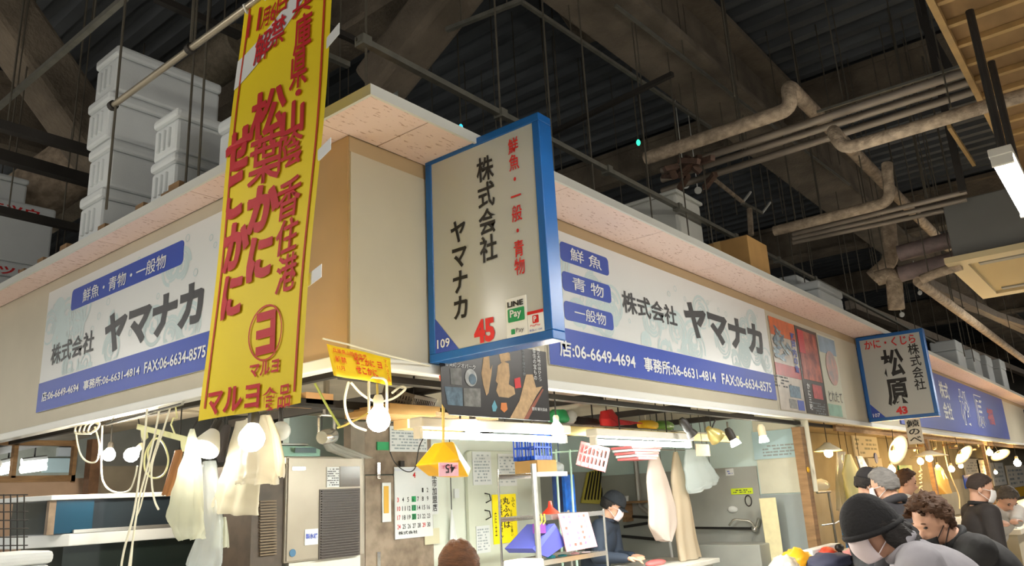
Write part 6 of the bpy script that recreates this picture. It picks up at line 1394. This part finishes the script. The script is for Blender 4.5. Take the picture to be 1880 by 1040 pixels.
    if hair == 'tuft':
        mb = MB(); rnd = random.Random(3)
        for i in range(70):
            a = rnd.uniform(0, 2*pi); el_ = rnd.uniform(.1, 1.4); d = hs*math.cos(a)*math.cos(el_)+g*math.sin(a)*math.cos(el_)+hu*math.sin(el_)
            if d.dot(g) > .75: continue
            r0 = H+hu*.02*q+hs*d.dot(hs)*.076*q+g*d.dot(g)*.096*q+hu*d.dot(hu)*.101*q; e = r0+d*.035*q+(g*.3-hu*.1+hs*rnd.uniform(-.4, .4))*.04*q; mb.tube([r0, r0.lerp(e, .6)+d*.008, e], [.012*q, .008*q, .002*q], 6)
        mb.build('hair_tufts', mh, t, smooth=2)
    if hair == 'long':
        mb = MB(); rnd = random.Random(9)
        ell(mb, H-hu*.05*q-g*.05*q, (hs*.075*q, g*.055*q, hu*.075*q)); ell(mb, H-hu*.1*q-g*.09*q, (hs*.065*q, g*.05*q, hu*.07*q))
        for i in range(70):
            a = rnd.uniform(-1.7, 1.7); base = H-g*math.cos(a)*.078*q+hs*math.sin(a)*.08*q-hu*rnd.uniform(-.01, .06)*q
            dn = (-Z*.75-g*.55+hs*math.sin(a)*.2); L = rnd.uniform(.14, .27)*q; mid = base+dn*L*.5-g*.03*q*math.cos(a)+V((rnd.uniform(-.01, .01),)*3); mb.tube([base+hu*.03, base, mid, base+dn*L+V((rnd.uniform(-.02, .02), rnd.uniform(-.02, .02), 0))], [.012, .016, .013, .003], 6)
        fuse(mb, 'long_hair', mh, t, .007, 2)
    if hat:
        kind, col = hat; mt = M('hat_%d_%d' % (col[0], col[2]), col, .9, var=.1, scale=12, bump=.25, bscale=60)
        mb = MB(); n = 28; rows = 10; base_up = .01 if kind == 'beanie' else .035; grow = 1.16 if kind == 'beanie' else 1.1; tallk = 1.22 if kind == 'beanie' else 1.08
        for j in range(rows+1):
            ph = j/rows*pi/2
            for i in range(n):
                a = 2*pi*i/n; rr_ = math.cos(ph); mb.v.append(H+hu*(base_up+math.sin(ph)*.10*tallk)*q+hs*math.cos(a)*rr_**.75*.078*grow*q+g*math.sin(a)*rr_**.75*.098*grow*q-g*(.02*j/rows if kind == 'beanie' else 0)*q-hu*(.03*(1-math.sin(a))*(1-j/rows) if kind == 'beanie' else .0)*q)
        for j in range(rows):
            for i in range(n): mb.f.append((j*n+i, j*n+(i+1) % n, (j+1)*n+(i+1) % n, (j+1)*n+i))
        cp = mb.build(kind, mt, t, smooth=2, thick=.008)
        if kind == 'beanie':
            cuff = [H+hu*(base_up+.012)*q+hs*math.cos(2*pi*i/n)*.079*1.2*q+g*math.sin(2*pi*i/n)*.098*1.19*q-hu*.03*(1-math.sin(2*pi*i/n))*q for i in range(n+1)]; mb = MB(); mb.tube(cuff, .012*q, 8); mb.build('cuff', mt, cp, smooth=2)
        else:
            mb = MB(); mb.grid(lambda u_, v_: H+hu*(base_up+.004-.018*v_-.02*(2*u_-1)**2)*q+hs*(2*u_-1)*.07*q*(1-.25*v_)+g*(.085*math.sqrt(max(.05, 1-.55*(2*u_-1)**2))+.075*v_*math.sqrt(max(.1, 1-.6*(2*u_-1)**2)))*q, 12, 5); mb.build('cap_brim', mt, cp, smooth=2, thick=.005)
    if mask:
        mm = M('mask_%d' % mask[0], mask, .8); mb = MB()
        def mp(u_, v_):
            a = (u_-.5)*2.15; w2 = math.sin(a); f2 = math.cos(a); zz = .012-.108*v_-drop; bul = .012*math.sin(pi*v_)
            return H+hu*zz*q+hs*w2*(.074-.012*v_)*q+g*(.022+f2*(.094+bul-.012*abs(v_-.35)))*q
        mb.grid(mp, 14, 10); mk = mb.build('face_mask', mm, t, smooth=2, thick=.003)
        for k in (0, 1):
            mb = MB(); mb.tube([mp(k, .1), H-hu*.0*q+hs*(-.08+.16*k)*q-g*.022*q, H-hu*.035*q+hs*(-.08+.16*k)*q-g*.02*q, mp(k, .8)], .0025, 5); mb.build('ear_loop', mm, mk)
    return t
Rv = V((cR.x, cR.y, 0)).normalized(); Fv = V((cF.x, cF.y, 0)).normalized()
def hd(px, py, depth): return CAM + (cF + cR*((px-940)/FPX) + cU*((520-py)/FPX))*depth
L_ = -Rv
# shopper with black beanie, bending to the left
H1 = hd(1600, 968, 3.15)
person('person in black beanie and grey top with face mask, bending over the counter', H1, (L_*.92+Fv*.35), .78, gaze=(L_*.86+Fv*.1-Z*.55-Fv*.15), jacket=(150, 146, 152), trousers=(60, 62, 72), hair='long', haircol=(30, 24, 22), hat=('beanie', (26, 24, 26)), mask=(236, 220, 222), hands=[H1+L_*.18-Z*.52+Fv*.2, H1+L_*.1-Z*.55-Fv*.1], voxel=.010, collar=(150, 146, 152))
# man with brown tousled hair behind
H2 = hd(1710, 958, 4.1)
person('person with tousled brown hair and black jacket, mask under the chin, leaning in', H2, (L_*.95+Fv*.1), .74, gaze=(L_*.86-Fv*.25-Z*.36), jacket=(34, 32, 32), trousers=(40, 42, 50), hair='tuft', haircol=(84, 54, 30), mask=(30, 29, 30), drop=.062, hands=[H2+L_*.2-Z*.5+Fv*.3, H2+L_*.15-Z*.55], voxel=.011, collar=(24, 24, 26))
# grey haired person seen from behind
H3 = hd(1624, 893, 6.0)
person('person with short grey hair and dark hooded jacket, seen from behind', H3, (Fv*.75-Rv*.5), .18, gaze=(Fv*.6-Rv*.7-Z*.25), jacket=(52, 50, 54), trousers=(40, 40, 48), hair='short', haircol=(128, 124, 120), mask=(232, 232, 232), hood=True, voxel=.013)
# person in dark cap beyond
H4 = hd(1594, 890, 6.6)
person('person in dark cap with white mask beyond the grey haired person', H4, (Rv*.8+Fv*.2), .15, gaze=(Rv*.8-Fv*.1-Z*.3), jacket=(58, 60, 64), hair='short', haircol=(40, 34, 32), hat=('cap', (44, 42, 44)), mask=(232, 228, 224), voxel=.014)
H5 = hd(1664, 886, 8.2)
person('distant person with brown hair and pale coat among the bulbs', H5, (-Fv*.3+Rv*.6), .1, gaze=(Rv*.8-Fv*.3-Z*.2), jacket=(206, 200, 190), hair='short', haircol=(80, 54, 36), voxel=.016)
H6 = hd(1799, 898, 6.6)
person('person with shaved head, white mask and black jacket at the right', H6, (Rv*.75-Fv*.1), .12, gaze=(Rv*.86-Fv*.3-Z*.3), jacket=(46, 40, 38), hair='crop', haircol=(64, 50, 42), mask=(234, 230, 224), voxel=.013, collar=(30, 28, 28), trousers=(52, 56, 66))
H7 = hd(1850, 916, 8.0)
person('person in pale grey coat bending over the far counter', H7, (-Fv*.9+Rv*.1), .75, gaze=(-Fv*.6-Z*.75), jacket=(206, 200, 190), hair='short', haircol=(92, 82, 72), hands=[hd(1862, 962, 7.55), hd(1838, 960, 7.55)], voxel=.013)
# fishmonger inside the stall
H8 = hd(1124, 930, 7.2)
person('fishmonger in black cap, mask and navy jacket working at the board', H8, (Rv*.8-Fv*.35), .35, gaze=(Rv*.8-Fv*.15-Z*.5), jacket=(40, 50, 66), trousers=(50, 58, 88), hair='short', haircol=(30, 26, 24), hat=('cap', (30, 34, 40)), mask=(236, 234, 230), hands=[hd(1162, 1022, 7.0), hd(1150, 1026, 6.75)], voxel=.012, collar=(34, 42, 56))
# top of a head at the lower edge
H9 = hd(843, 1052, 3.3)
person('top of a brown haired head at the lower edge below the yellow pouch', H9, (Fv*.9+Rv*.2), .1, jacket=(110, 70, 66), hair='short', haircol=(112, 74, 48), voxel=.014, s=.95)
b = MB(); p_ = hd(1190, 1036, 6.9)+V((.22, 0, 0)); b.box((p_.x-.35, p_.y-.3, p_.z-.06), (p_.x+.6, p_.y+.35, p_.z-.02)); b.box((p_.x-.3, p_.y-.25, 0), (p_.x+.55, p_.y+.3, p_.z-.06)); tag(b.build('work_bench', MATS['counter_top'], bevel=.004), 'pale work bench in front of the fishmonger', 'bench')
b = MB(); ell(b, V((p_.x-.12, p_.y-.02, p_.z+.0)), (V((.16, 0, 0)), V((0, .06, 0)), V((0, 0, .03)))); tag(b.build('fish_fillet', M('fillet', (206, 110, 110), .3), smooth=2), 'pink fish fillet under the fishmonger hands', 'fish')
